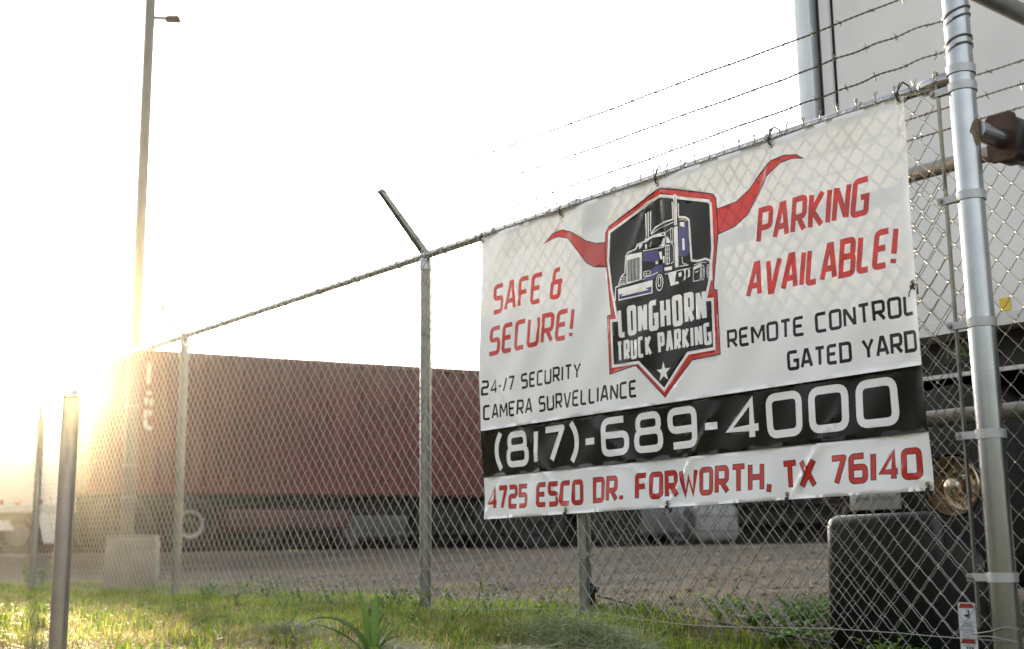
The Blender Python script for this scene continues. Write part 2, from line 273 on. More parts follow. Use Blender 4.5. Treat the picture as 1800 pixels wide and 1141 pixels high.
TS=[(0.007, [(1.7226, 1.6), (1.7498, 1.622), (1.7936, 1.6339), (1.8549, 1.6344)]),(0.0088, [(1.883, 1.6374), (1.9224, 1.6266), (1.9424, 1.6118), (1.9464, 1.5405), (1.9473, 1.4435), (1.9776, 1.4348), (2.0203, 1.4364), (2.0434, 1.425), (2.0508, 1.3974), (2.0494, 1.3434)]),(0.0057, [(1.4969, 1.3529), (1.5017, 1.411), (1.5197, 1.4135), (1.5378, 1.4503), (1.5627, 1.4632), (1.5694, 1.5359), (1.5833, 1.5484), (1.6318, 1.5531), (1.6415, 1.5715), (1.6833, 1.5759), (1.6958, 1.5905)]),(0.0039, [(1.6739, 1.5369), (1.783, 1.5321), (1.8031, 1.5703), (1.8002, 1.5921)]),(0.0035, [(1.7284, 1.5987), (1.7638, 1.6126), (1.8099, 1.6176), (1.8543, 1.6219)]),(0.0031, [(1.704, 1.4478), (1.7124, 1.4398), (1.7077, 1.4259), (1.6727, 1.4293), (1.6747, 1.4468), (1.704, 1.4478)]),(0.0022, [(1.6894, 1.4484), (1.6897, 1.4279)]),(0.0022, [(1.6743, 1.4384), (1.7104, 1.4351)]),(0.0031, [(1.6685, 1.4138), (1.6854, 1.4235), (1.7205, 1.4256), (1.7554, 1.4319)]),(0.0026, [(1.5377, 1.4482), (1.5645, 1.4476), (1.5648, 1.4259), (1.5368, 1.4279), (1.5377, 1.4482)]),(0.0022, [(1.5511, 1.4479), (1.5502, 1.4263)]),(0.0022, [(1.5373, 1.4382), (1.5641, 1.4369)]),(0.0039, [(1.5287, 1.4084), (1.5323, 1.4208), (1.5658, 1.4184)]),(0.0026, [(1.5229, 1.416), (1.5685, 1.4123)]),(0.0039, [(1.8003, 1.535), (1.8229, 1.5325), (1.8214, 1.4552), (1.7989, 1.4574), (1.8003, 1.535)]),(0.0026, [(1.8117, 1.5348), (1.8096, 1.4575)]),(0.0022, [(1.8006, 1.5181), (1.8221, 1.5159)]),(0.0022, [(1.7997, 1.4993), (1.8223, 1.4969)]),(0.0022, [(1.7988, 1.4805), (1.8214, 1.4782)]),(0.0031, [(1.8374, 1.599), (1.8475, 1.5981), (1.8469, 1.5402), (1.8348, 1.5469), (1.8363, 1.5992)]),(0.0026, [(1.8086, 1.5903), (1.8431, 1.5999), (1.8508, 1.5856)]),(0.0026, [(1.84, 1.5374), (1.8492, 1.5188), (1.8473, 1.4565), (1.8303, 1.4535)]),(0.0031, [(1.8967, 1.4678), (1.8977, 1.4448), (1.905, 1.4364), (1.9191, 1.4345)]),(0.0035, [(1.8794, 1.4317), (1.9286, 1.4286)]),(0.0035, [(1.7918, 1.416), (1.8675, 1.4161), (1.9387, 1.4136)]),(0.0031, [(1.955, 1.4154), (1.9493, 1.3573), (1.9868, 1.3567), (1.9973, 1.4229)]),(0.0026, [(1.9581, 1.423), (1.9985, 1.4255), (2.0247, 1.4205)]),(0.0031, [(1.6348, 1.5534), (1.6381, 1.5614), (1.6684, 1.5725), (1.6862, 1.574)]),(0.0022, [(1.7143, 1.546), (1.724, 1.5675)]),(0.0026, [(1.8863, 1.6241), (1.911, 1.6208), (1.9297, 1.6083)]),]
TE=[(0.0039, [(1.7811, 1.3831), (1.7785, 1.3687), (1.7726, 1.3578), (1.7646, 1.3525), (1.756, 1.354), (1.7486, 1.362), (1.7438, 1.3748), (1.7425, 1.39), (1.7451, 1.4045), (1.7511, 1.4155), (1.7591, 1.4207), (1.7677, 1.4191), (1.7751, 1.4111), (1.7799, 1.3982), (1.7811, 1.3831)]),(0.0039, [(1.77, 1.3893), (1.7688, 1.3804), (1.7663, 1.3736), (1.7629, 1.3701), (1.7594, 1.3707), (1.7564, 1.3753), (1.7545, 1.3829), (1.7541, 1.3921), (1.7553, 1.401), (1.7579, 1.4079), (1.7613, 1.4113), (1.7648, 1.4107), (1.7678, 1.4061), (1.7697, 1.3985), (1.77, 1.3893)]),(0.0026, [(2.0121, 1.3824), (2.0104, 1.3696), (2.0072, 1.3596), (2.0031, 1.3545), (1.9989, 1.3553), (1.9954, 1.3617), (1.9934, 1.3727), (1.9931, 1.3859), (1.9948, 1.3988), (1.998, 1.4088), (2.0021, 1.4139), (2.0063, 1.4131), (2.0098, 1.4066), (2.0118, 1.3956), (2.0121, 1.3824)]),(0.0022, [(2.0073, 1.3833), (2.0065, 1.3764), (2.0049, 1.3711), (2.0028, 1.3683), (2.0007, 1.3687), (1.999, 1.3722), (1.998, 1.378), (1.9979, 1.385), (1.9987, 1.3919), (2.0003, 1.3973), (2.0024, 1.4), (2.0045, 1.3996), (2.0062, 1.3962), (2.0073, 1.3903), (2.0073, 1.3833)]),(0.0026, [(2.0411, 1.3831), (2.0397, 1.3718), (2.037, 1.3631), (2.0336, 1.3586), (2.0301, 1.3592), (2.0273, 1.3649), (2.0256, 1.3744), (2.0255, 1.386), (2.0269, 1.3973), (2.0295, 1.4061), (2.0329, 1.4106), (2.0364, 1.4099), (2.0393, 1.4043), (2.0409, 1.3947), (2.0411, 1.3831)]),(0.0022, [(2.0374, 1.3838), (2.0367, 1.3776), (2.0353, 1.3729), (2.0334, 1.3704), (2.0316, 1.3707), (2.0301, 1.3738), (2.0292, 1.379), (2.0291, 1.3853), (2.0299, 1.3915), (2.0313, 1.3963), (2.0331, 1.3988), (2.035, 1.3984), (2.0365, 1.3953), (2.0374, 1.3901), (2.0374, 1.3838)]),(0.0022, [(1.8473, 1.5376), (1.8466, 1.5348), (1.845, 1.5328), (1.8427, 1.532), (1.8402, 1.5325), (1.838, 1.5343), (1.8366, 1.5369), (1.8362, 1.5399), (1.8369, 1.5427), (1.8385, 1.5447), (1.8408, 1.5455), (1.8433, 1.545), (1.8455, 1.5432), (1.8469, 1.5406), (1.8473, 1.5376)]),]
TB= [(0.0024, [(1.5855, 1.5133), (1.5816, 1.421)]), (0.0024, [(1.594, 1.5133), (1.5901, 1.4211)]), (0.0024, [(1.6024, 1.5134), (1.5985, 1.4212)]), (0.0024, [(1.6109, 1.5135), (1.6069, 1.4213)]), (0.0024, [(1.6193, 1.5135), (1.6153, 1.4214)]), (0.0024, [(1.6277, 1.5136), (1.6237, 1.4215)]), (0.0024, [(1.6361, 1.5136), (1.6321, 1.4216)]), (0.0024, [(1.6444, 1.5137), (1.6404, 1.4217)]), (0.0024, [(1.6527, 1.5137), (1.6487, 1.4218)])]


# ------------------------------------------------------------ ground
def ground_material():
    m = bpy.data.materials.new('ground_soil_and_gravel'); m.use_nodes = True; t = m.node_tree; N = t.nodes; b = N['Principled BSDF']; b.inputs['Roughness'].default_value = .95
    b.inputs['Specular IOR Level'].default_value = .2
    tc = N.new('ShaderNodeTexCoord')
    def noise(sc_, det=6, rough=.6):
        n = N.new('ShaderNodeTexNoise'); n.inputs['Scale'].default_value = sc_; n.inputs['Detail'].default_value = det; n.inputs['Roughness'].default_value = rough
        t.links.new(tc.outputs['Object'], n.inputs['Vector']); return n.outputs['Fac']
    def ramp(src, stops):
        c = N.new('ShaderNodeValToRGB'); e = c.color_ramp.elements
        while len(e) < len(stops): e.new(.5)
        for k, (p, q) in enumerate(stops): e[k].position = p; e[k].color = (*q, 1)
        t.links.new(src, c.inputs[0]); return c.outputs[0]
    vor = N.new('ShaderNodeTexVoronoi'); vor.inputs['Scale'].default_value = 42; t.links.new(tc.outputs['Object'], vor.inputs['Vector'])
    sep = N.new('ShaderNodeSeparateColor'); t.links.new(vor.outputs['Color'], sep.inputs[0])
    grav = ramp(sep.outputs[0], [(0, (.06, .055, .05)), (.4, (.11, .10, .088)), (.8, (.165, .148, .125)), (1, (.27, .24, .20))])
    dirt = ramp(noise(1.1), [(.3, (.085, .064, .042)), (.7, (.19, .142, .092))])
    mg = N.new('ShaderNodeMixRGB'); t.links.new(ramp(noise(2.3, 3), [(.4, (0, 0, 0)), (.62, (1, 1, 1))]), mg.inputs[0]); t.links.new(grav, mg.inputs[1]); t.links.new(dirt, mg.inputs[2])
    mp = N.new('ShaderNodeMapping'); mp.inputs['Rotation'].default_value = (0, 0, .9); mp.inputs['Scale'].default_value = (.16, 1.5, 1); t.links.new(tc.outputs['Object'], mp.inputs['Vector'])
    nr = N.new('ShaderNodeTexNoise'); nr.inputs['Scale'].default_value = .9; nr.inputs['Detail'].default_value = 5; t.links.new(mp.outputs[0], nr.inputs['Vector'])
    rut = N.new('ShaderNodeMixRGB'); rut.blend_type = 'MULTIPLY'; rut.inputs[0].default_value = 1; t.links.new(mg.outputs[0], rut.inputs[1]); t.links.new(ramp(nr.outputs['Fac'], [(.32, (.5, .5, .52)), (.6, (1.1, 1.06, 1.0))]), rut.inputs[2])
    soil = ramp(noise(14), [(.3, (.055, .045, .022)), (.5, (.13, .105, .05)), (.72, (.25, .20, .10))])
    sub = N.new('ShaderNodeVectorMath'); sub.operation = 'SUBTRACT'; sub.inputs[1].default_value = (*FORG, 0); t.links.new(tc.outputs['Object'], sub.inputs[0])
    dt = N.new('ShaderNodeVectorMath'); dt.operation = 'DOT_PRODUCT'; dt.inputs[1].default_value = (-DY, DX, 0); t.links.new(sub.outputs[0], dt.inputs[0])
    ad = N.new('ShaderNodeMath'); ad.operation = 'MULTIPLY_ADD'; t.links.new(noise(1.7, 8, .7), ad.inputs[0]); ad.inputs[1].default_value = 1.6; t.links.new(dt.outputs['Value'], ad.inputs[2])
    mr = N.new('ShaderNodeMapRange'); mr.inputs['From Min'].default_value = 1.75; mr.inputs['From Max'].default_value = 2.1; t.links.new(ad.outputs[0], mr.inputs[0])
    mx = N.new('ShaderNodeMixRGB'); t.links.new(mr.outputs[0], mx.inputs[0]); t.links.new(soil, mx.inputs[1]); t.links.new(rut.outputs[0], mx.inputs[2])
    t.links.new(mx.outputs[0], b.inputs['Base Color'])
    bp = N.new('ShaderNodeBump'); bp.inputs['Strength'].default_value = .8; bp.inputs['Distance'].default_value = .02
    t.links.new(vor.outputs['Distance'], bp.inputs['Height']); t.links.new(bp.outputs[0], b.inputs['Normal'])
    return m
def axis_pts(lo, hi, dlo, dhi, step):
    mid = np.arange(dlo, dhi + 1e-6, step)
    left = dlo - np.geomspace(step*1.5, dlo - lo, 22); right = dhi + np.geomspace(step*1.5, hi - dhi, 22)
    return np.concatenate([left[::-1], mid, right])
gx = axis_pts(-320, 320, -8, 7, .13); gy = axis_pts(-300, 340, 1.5, 18, .13)
GX, GY = np.meshgrid(gx, gy); GZ = tz(GX, GY)
nv, nh = GX.shape; idx = np.arange(nv*nh).reshape(nv, nh)
gf = np.stack([idx[:-1, :-1], idx[:-1, 1:], idx[1:, 1:], idx[1:, :-1]], -1).reshape(-1, 4)
ground = struct(np_mesh('ground', np.stack([GX, GY, GZ], -1).reshape(-1, 3), [gf], ground_material()))

# ------------------------------------------------------------ chain-link fence
FENCE = tag(empty('chain_link_fence', (FORG[0], FORG[1], 0), FROT), 'galvanised chain-link fence with barbed wire arms that carries the banner', 'fence')
RAIL_Z, MESH_Y, TERM = 1.856, -.036, 3.14
MP, MPH = .078, .0865
def chain_mesh(name, a0, a1, z0, z1, y, parent, r=.0019, sides=4, spikes=True, coarse_below=None):
    V, F = [], []; base = 0
    nw = int((a1 - a0)/(MP/2)); nj = int(round((z1 - z0)/(MPH/2)))
    def wire(par, fine):
        P = []
        for j in range(nj + 1):
            e = ((j + par) % 2)*MP/2; sg = 1 if e > 0 else -1
            z = z0 + j*MPH/2; nx_ = (1 - ((j + par) % 2))*MP/2
            P.append((e + sg*.0032, 0, z))
            if j < nj:
                dpt = .0024*(1 if (j + par) % 2 == 0 else -1)
                fr = (.09, .3, .7, .91) if fine else (.5,)
                for q in fr: P.append((e + (nx_ - e)*(q + (.035*math.sin(2*math.pi*q) if fine else 0)), dpt, z + MPH/2*q))
        return np.array(P)
    def tubes(P, s):
        T = np.gradient(P, axis=0); T /= np.linalg.norm(T, axis=1)[:, None]
        B = np.cross(T, (0, 1, 0)); B /= np.linalg.norm(B, axis=1)[:, None]; Nn = np.cross(B, T)
        an = np.arange(s)*2*np.pi/s + .4
        R = P[:, None, :] + r*(np.cos(an)[None, :, None]*B[:, None, :] + np.sin(an)[None, :, None]*Nn[:, None, :])
        n = len(P); ii = np.arange(n*s).reshape(n, s); nx_ = np.roll(ii, -1, 1)
        return R.reshape(-1, 3), np.stack([ii[:-1], nx_[:-1], nx_[1:], ii[1:]], -1).reshape(-1, 4)
    cache = {}
    for k in range(nw):
        a = a0 + k*MP/2; fine = a > -4.5; key = (k % 2, fine)
        if key not in cache: cache[key] = tubes(wire(k % 2, fine), sides if fine else 3)
        R, Q = cache[key]
        sw = .0022*math.sin(k*12.9) ; R = R + np.array([a, y, .003*math.sin(k*7.7)]) + np.stack([.005*np.sin(a*1.3 + R[:, 2]*4.1) + .003*np.sin(a*5.1 - R[:, 2]*9.), sw + .006*np.sin(a*2.3 + R[:, 2]*2.7), 0*R[:, 2]], -1)
        V.append(R); F.append(Q + base); base += len(R)
    if spikes:
        for k in range(nw):
            e = a0 + (k + ((nj + k) % 2))*MP/2; zt = z0 + nj*MPH/2
            for s in (-1, 1):
                h = .030 + .008*random.random(); x2 = e + s*.004 + random.uniform(-.006, .006)
                R, Q = tubes(np.array([(e - s*.003, y, zt - .004), (e + s*.003, y - .004, zt + h*.5), (x2, y - .001, zt + h)]), 3)
                V.append(R); F.append(Q + base); base += len(R)
    return np_mesh(name, np.concatenate(V), [np.concatenate(F)], WIREM, parent)
chain_mesh('chain_link_mesh', TERM - .0775 - 298*MP/2, TERM - .0770, .035, RAIL_Z + .012, MESH_Y, FENCE)
def gpost(a, n, r, ztop, name='post', matl=GALV_D, zb=-.35):
    m = MB(); m.tube([(a, n, zb), (a, n, ztop)], r, 20); return m.build(name, matl, FENCE, smooth=True)
def barb_arm(a, parent):
    m = MB(); p0 = Vector((a, .012, RAIL_Z + .008)); p1 = Vector((a, -.285, RAIL_Z + .315))
    d = (p1 - p0).normalized(); nrm = Vector((0, d.z, -d.y))
    # pressed steel channel: web with two flanges, tapering
    for w0, w1, off, th in ((.042, .032, 0, .004),):
        A = [p0 + Vector((-w0/2, 0, 0)), p0 + Vector((w0/2, 0, 0)), p1 + Vector((w1/2, 0, 0)), p1 + Vector((-w1/2, 0, 0))]
        B = [q + nrm*th for q in A]; m.add(A + B, [(0, 1, 2, 3), (7, 6, 5, 4), (0, 4, 5, 1), (1, 5, 6, 2), (2, 6, 7, 3), (3, 7, 4, 0)])
        for s in (-1, 1):
            A = [p0 + Vector((s*w0/2, 0, 0)), p1 + Vector((s*w1/2, 0, 0))]
            q = [A[0], A[1], A[1] - nrm*.018, A[0] - nrm*.024]; q2 = [v + Vector((-s*.003, 0, 0)) for v in q]
            m.add(q + q2, [(0, 1, 2, 3), (7, 6, 5, 4), (0, 4, 5, 1), (1, 5, 6, 2), (2, 6, 7, 3), (3, 7, 4, 0)])
    o = m.build('barb_arm', GALV, parent)
    for k in (.12, .52, .93):
        c = MB(); q = p0 + d*(p1 - p0).length*k; c.box((q.x, q.y - .004, q.z + .004), (.044, .008, .010)); c.build('wire_clip', GALV, o)
    return o
def loop_cap(a, parent, r):
    m = MB(); m.lathe([(r + .004, -.05), (r + .004, -.008), (r, .004), (r*.7, .02), (.0001, .024)], (a, 0, RAIL_Z - .03), n=18)
    m.lathe([(.0215, -.02), (.028, -.018), (.028, .018), (.0215, .02)], (a, 0, RAIL_Z), axis='x', n=18)
    return m.build('post_cap', GALV, parent, smooth=True)
for a in (0, -3.05, -6.15):
    p = gpost(a, 0, .030, RAIL_Z - .03); p['label'] = 'round galvanised line post'; loop_cap(a, p, .030); barb_arm(a, p)
    for z in (.2, .62, 1.03, 1.42):
        t_ = MB(); t_.lathe([(.0305, -.002), (.0335, 0), (.0305, .002)], (a, 0, z + .02*math.sin(a + z*9)), n=16)
        t_.tube([(a + .028, -.02, z), (a + .05, -.037, z + .01)], .0018, 4); t_.build('tie_wire', WIREM, p, smooth=True)
p = gpost(1.2, 0.0, .0245, RAIL_Z - .03); p['label'] = 'thinner line post behind the banner'; loop_cap(1.2, p, .0245)
m = MB(); m.lathe([(.025, -.014), (.029, -.014), (.029, .014), (.025, .014)], (1.2, 0, .285), n=18); m.tube([(1.225, -.005, .285), (1.275, -.012, .288)], .005, 6); m.build('clamp', GALV, p, smooth=True)
# top rail (swaged joints)
m = MB(); m.tube([(TERM - .06, 0, RAIL_Z), (.46, 0, RAIL_Z), (.44, 0, RAIL_Z - .001), (-8.7, 0, RAIL_Z)], [.0212, .0212, .0205, .0212], 16); rail = m.build('top_rail', GALV, FENCE, smooth=True)
m = MB(); m.lathe([(.0215, -.16), (.030, -.15), (.031, -.06), (.026, -.05), (.024, -.035)], (TERM + .005, 0, RAIL_Z), axis='x', n=18); m.build('rail_end_cup', GALV, FENCE, smooth=True)
for k in range(26):   # wire ties that hang the mesh on the rail
    a = -8.0 + k*.43
    if a > 2.95: break
    t_ = MB(); t_.lathe([(.0218, -.0025), (.0265, 0), (.0218, .0025)], (a, 0, RAIL_Z), axis='x', n=14); t_.tube([(a, -.026, RAIL_Z), (a + .006, -.036, RAIL_Z - .03), (a + .014, -.04, RAIL_Z - .045)], .0018, 4)
    t_.build('tie_wire', WIREM, rail, smooth=True)
# bottom tension wire, slightly slack
m = MB(); pts = []
for k in range(120):
    a = -8.6 + k*(TERM + .06 + 8.6)/119; pts.append((a, MESH_Y - .008 + .004*math.sin(k*2.2), .035 + .012*math.sin(a*1.9) - .01*math.sin(a*4.3)))
m.tube(pts, .0018, 5); m.build('tension_wire', WIREM, FENCE, smooth=True)
m = MB(); m.tube([(TERM - .09, MESH_Y - .006, .04), (TERM - .03, -.049, .05), (TERM + .02, -.05, .065), (TERM + .06, -.03, .06)], .002, 5); m.tube([(TERM - .12, MESH_Y - .01, .03), (TERM - .03, -.052, .036), (TERM + .05, -.046, .024)], .002, 5); m.build('wire_end', WIREM, FENCE, smooth=True)
# the thick gate post
PR = .0425
BANDM = mat('zinc_band', (.50, .51, .52), .48, .6, .15, 20)
gp = gpost(TERM, 0, PR, 2.75, matl=GALV); gp['label'] = 'thick galvanised gate post with weld rust at the roller bracket'
for i, z in enumerate((1.872, 1.812, 1.437, 1.015, .657, .213)):
    m = MB(); m.lathe([(PR, -.0145), (PR + .005, -.0145), (PR + .0055, .0145), (PR, .0145)], (TERM, 0, z), n=28)
    if i:
        m.box((TERM - PR - .026, -.028, z), (.07, .004, .024)); m.box((TERM - PR - .026, -.012, z), (.07, .004, .024))
    o = m.build('brace_band', BANDM, gp, smooth=True)
    if i:
        c = MB(); c.lathe([(.0001, -.008), (.008, -.007), (.010, 0)], (TERM - PR - .052, -.03, z), axis='y', n=10); c.tube([(TERM - PR - .052, -.03, z), (TERM - PR - .052, -.004, z)], .004, 6); c.build('carriage_bolt', GALV_D, o, smooth=True)
m = MB(); m.box((TERM - PR - .036, -.020, .975), (.006, .016, 1.83)); m.build('tension_bar', GALV_D, FENCE)
m = MB(); m.lathe([(.0435, -.05), (.0432, -.02), (.0436, .03), (.0432, .06)], (TERM, 0, 1.63), n=24)
pp = [(TERM + PR*1.012*math.cos(t), PR*1.012*math.sin(t)) for t in np.linspace(-.75, .6, 14)]
V = []; F = []
for k, (x, y) in enumerate(pp):
    top = 1.695 - .045*(abs(k - 7)/7)**2; bot = 1.60 + .04*(abs(k - 8)/8)**2 + .012*math.sin(k*1.1); V += [(x, y, bot), (x, y, top)]
F = [(2*i, 2*i + 2, 2*i + 3, 2*i + 1) for i in range(len(pp) - 1)]
m = MB(); m.add(V, F); m.build('rust_stain', RUST, gp, smooth=True)
# portal tube running back from the gate post
m = MB(); m.tube([(TERM, .03, 2.20), (TERM, 1.35, 2.20)], .036, 18); m.build('portal_tube', GALV_D, FENCE, smooth=True)
m = MB(); m.tube([(TERM, 1.35, -.3), (TERM, 1.35, 2.75)], PR, 18); q = m.build('post', GALV, FENCE, smooth=True); q['label'] = 'rear post of the gate portal'
# barbed wire: twisted pair with barbs
def barbed(name, P0, P1, parent, sag=.012, seed=0, wraps=None, kinks=0):
    rd = random.Random(seed); P0, P1 = Vector(P0), Vector(P1); Ln = (P1 - P0).length; n = int(Ln*90)
    T = (P1 - P0).normalized(); B1 = T.cross(Vector((0, 0, 1))).normalized(); B2 = B1.cross(T)
    m = MB(); ph = rd.random()*6
    def ctr(t):
        wob = .0013*math.sin(t*Ln*7 + ph) + .0008*math.sin(t*Ln*19 + ph*2)
        k = kinks*max(0, (t - .72)/.28); wob += k*.003*math.sin(t*Ln*38)
        return P0.lerp(P1, t) - Vector((0, 0, sag*4*t*(1 - t))) + B2*wob + B1*wob*.5
    for s in (0, math.pi):
        m.tube([ctr(i/n) + (B1*math.cos(s + i/90*2*math.pi/.045) + B2*math.sin(s + i/90*2*math.pi/.045))*.0022 for i in range(n + 1)], .0023, 3, cap=False)
    x = rd.random()*.1
    while x < Ln - .02:
        c = ctr(x/Ln)
        for s in range(2):
            th = rd.random()*6.28; d = (B1*math.cos(th) + B2*math.sin(th))
            for sg in (-1, 1): m.tube([c - T*.003, c + d*sg*.008 + T*.002, c + d*sg*.019 + T*rd.uniform(-.008, .008)], [.0017, .0015, .0006], 3, cap=False)
        m.tube([c - T*.005, c + T*.005], .0036, 5); x += .125 + rd.uniform(-.01, .01)
    return m.build(name, BARBM, parent, smooth=True)
armp = lambda a, k: (a, -.005 - .28*k - .012, RAIL_Z + .045 + .27*k + .01)
AE = {.12: 1.945, .52: 2.058, .93: 2.185}
for i, k in enumerate((.12, .52, .93)):
    barbed('barbed_wire', armp(0, k), (TERM - .035, -.035, AE[k]), FENCE, .012, i, kinks=(1 if i < 2 else 0))
    barbed('barbed_wire', armp(-3.05, k), armp(0, k), FENCE, .02, 10 + i)
    barbed('barbed_wire', armp(-6.15, k), armp(-3.05, k), FENCE, .02, 20 + i)
for zc, sd_ in ((2.07, 1), (1.965, 2), (2.19, 3)):   # strand ends wrapped round the gate post
    m = MB(); rd = random.Random(sd_)
    pts = []
    for k in range(60):
        t = k/59; an = -2.6 + t*4*math.pi; pts.append((TERM + (PR + .003)*math.cos(an), (PR + .003)*math.sin(an), zc - .03 + .055*t + .012*math.sin(an + sd_)))
    m.tube(pts, .0018, 4); m.tube([(q[0]*1 + .0, q[1], q[2] + .004) for q in pts[6:50]], .0018, 4); m.build('wire_wrap', BARBM, FENCE, smooth=True)

# ------------------------------------------------------------ sliding gate behind the fence
GN = .30
GATE = tag(empty('sliding_gate', W(1.0, GN), FROT), 'chain-link sliding gate standing just behind the fence at the right', 'gate')
def gl(o): o.location = (-1.0, -GN, 0); return o
m = MB(); m.tube([(.90, GN, 1.668), (6.4, GN, 1.668)], .028, 18); gl(m.build('top_rail', GALV_D, GATE, smooth=True))
m = MB(); m.tube([(.90, GN, .757), (6.4, GN, .757)], .030, 18); gl(m.build('middle_rail', GALV_D, GATE, smooth=True))
m = MB(); m.tube([(.90, GN, -.27), (6.4, GN, -.27)], .028, 14); gl(m.build('bottom_rail', GALV_D, GATE, smooth=True))
m = MB(); m.tube([(.885, GN, -.1), (.885, GN, 1.7)], .024, 14); gl(m.build('end_stile', GALV_D, GATE, smooth=True))
gl(chain_mesh('chain_link_mesh', .91 + .013, 4.6, -.24, 1.66, GN - .034, GATE, spikes=False))
for i, z in enumerate((1.806, 1.887, 1.973)):
    gl(barbed('barbed_wire', (1.3, GN, z), (4.8, GN, z), GATE, .006, 40 + i))
m = MB(); ch = [Vector((.93, GN + .02, .10)), Vector((1.2, GN + .03, .055)), Vector((1.49, GN + .03, .022)), Vector((1.85, GN + .03, -.015)), Vector((2.25, GN + .04, -.055))]
pts = [ch[0].lerp(ch[1], k/12) for k in range(12)] + [ch[1].lerp(ch[2], k/12) for k in range(12)] + [ch[2].lerp(ch[3], k/14) for k in range(14)] + [ch[3].lerp(ch[4], k/14) for k in range(15)]
for k in range(len(pts)*2 - 2):
    p0 = pts[k//2].lerp(pts[k//2 + 1], (k % 2)*.5); p1 = pts[k//2].lerp(pts[k//2 + 1], (k % 2)*.5 + .62)
    m.tube([p0, p1], .0052 if k % 2 else .0035, 6)
gl(m.build('drive_chain', mat('chain_steel', (.10, .095, .09), .5, .7), GATE))
m = MB(); m.box((.93, GN - .03, .11), (.04, .05, .10)); m.box((.965, GN - .03, .13), (.05, .03, .03)); gl(m.build('chain_bracket', BLACK_PL, GATE, bevel=.006))
# roller on the gate post
RO = tag(empty('gate_roller', W(TERM + .03, .12, 1.66), FROT), 'black and dark red gate roller on a stub pipe at the thick post', 'roller')
m = MB(); m.tube([(0, -.11, 0), (0, .07, 0)], .034, 16); m.build('stub_pipe', GALV, RO, smooth=True)
DRED = mat('dark_red_rubber', (.03, .004, .004), .5, 0, .4, 20); RBLK = mat('roller_black', (.008, .008, .009), .35)
m = MB()
def rrect(cx, cz, w_, h_, r, n=5):
    P = []
    for (sx, sz, a0) in ((1, 1, 0), (-1, 1, 90), (-1, -1, 180), (1, -1, 270)):
        for k in range(n + 1):
            t = math.radians(a0 + 90*k/n); P.append((cx + sx*(w_/2 - r) + r*math.cos(t), cz + sz*(h_/2 - r) + r*math.sin(t)))
    return P
m.prism(rrect(.0, .008, .105, .165, .018), .045, .06); m.build('back_plate', DRED, RO)
m = MB(); m.prism(rrect(.0, .008, .096, .158, .03), .0602, .15); m.build('cover', RBLK, RO, bevel=.008)
m = MB(); m.lathe([(.02, .15), (.06, .15), (.072, .16), (.058, .18), (.072, .2), (.06, .21), (.02, .21)], (.02, 0, -.0), axis='y', n=26); m.build('wheel', RBLK, RO, smooth=True)
m = MB(); m.tube([(.02, .14, -.0), (.02, .30, 0)], .014, 10); m.build('axle', GALV, RO, smooth=True)

# ------------------------------------------------------------ banner
BN = tag(empty('banner', W(.567, -.056, .453), FROT), 'white vinyl truck parking banner with red, black and white print tied to the fence', 'banner')
A0, A1 = .563, 2.953
def zb(a): return .455 + .033*(a - A0)/(A1 - A0)
def zt(a): return 1.822 + .007*(a - A0)/(A1 - A0)
FOLDS = [((1.767, .472), (2.04, .83), .015, .014, 1), ((2.372, .4745), (2.62, .79), .015, .014, 1), ((1.163, .465), (.62, 1.18), .012, .024, 1), ((1.77, .476), (1.28, .90), .010, .024, 1),
 ((.559, .458), (.70, .63), .010, .013, 1), ((1.764, 1.828), (1.58, 1.50), .011, .022, 1), ((1.766, 1.828), (1.80, 1.36), .012, .022, -1), ((2.371, 1.83), (2.33, 1.62), .010, .016, 1), ((2.369, 1.83), (2.20, 1.45), .010, .022, -1),
 ((1.157, 1.81), (1.08, 1.64), .008, .014, 1), ((1.163, .465), (1.21, .56), .008, .012, 1), ((2.94, 1.81), (2.90, 1.50), .012, .02, 1), ((2.95, .495), (2.78, .62), .007, .014, 1), ((1.157, 1.81), (1.21, 1.62), .006, .02, -1), ((.57, 1.81), (.66, 1.64), .006, .018, 1)]
TIES_T = (.567, 1.157, 1.764, 2.372, 2.942); TIES_B = (1.163, 1.77, 2.366, 2.95)
def wrinkle(a, z):
    d = .004*np.sin(a*5.3 + 1.1)*np.sin(z*3.1 + .4) + .0025*np.sin(a*11 + z*7) + .0015*np.sin(a*23 - z*17 + 1.7)
    for (p, q, am, wd, sg) in FOLDS:
        px, pz = p; dx, dz = q[0] - p[0], q[1] - p[1]; ln2 = dx*dx + dz*dz
        t = ((a - px)*dx + (z - pz)*dz)/ln2; tcl = np.clip(t, 0, 1)
        dist = np.hypot(a - px - tcl*dx, z - pz - tcl*dz)
        w_ = wd*(.35 + .9*tcl); prof = np.exp(-np.abs(dist/w_)**1.15)
        d = d + sg*am*prof*(1 - .75*tcl)*np.where(t < 0, np.exp(-8*np.abs(t)), 1)
    ht = np.clip((zt(a) - z)/.13, 0, 1)   # hem bulges forward between the ties
    near = np.min([np.abs(a - q) for q in TIES_T], axis=0); d = d + .014*ss(near/.25)*(1 - ht)
    hb = np.clip((z - zb(a))/.16, 0, 1); nearb = np.min([np.abs(a - q) for q in TIES_B + (.56,)], axis=0); d = d + .012*ss(nearb/.25)*(1 - hb)
    d = d + .03*np.clip(1 - (a - A0)/.1, 0, 1)**2*ss((z - .5)/.4)*ss((1.75 - z)/.5)*.6
    d = d + .012*np.clip(1 - (A1 - a)/.06, 0, 1)**2*ss((z - .55)/.3)*ss((1.75 - z)/.3)
    return d
SHP = []   # (polygon, material index), later wins
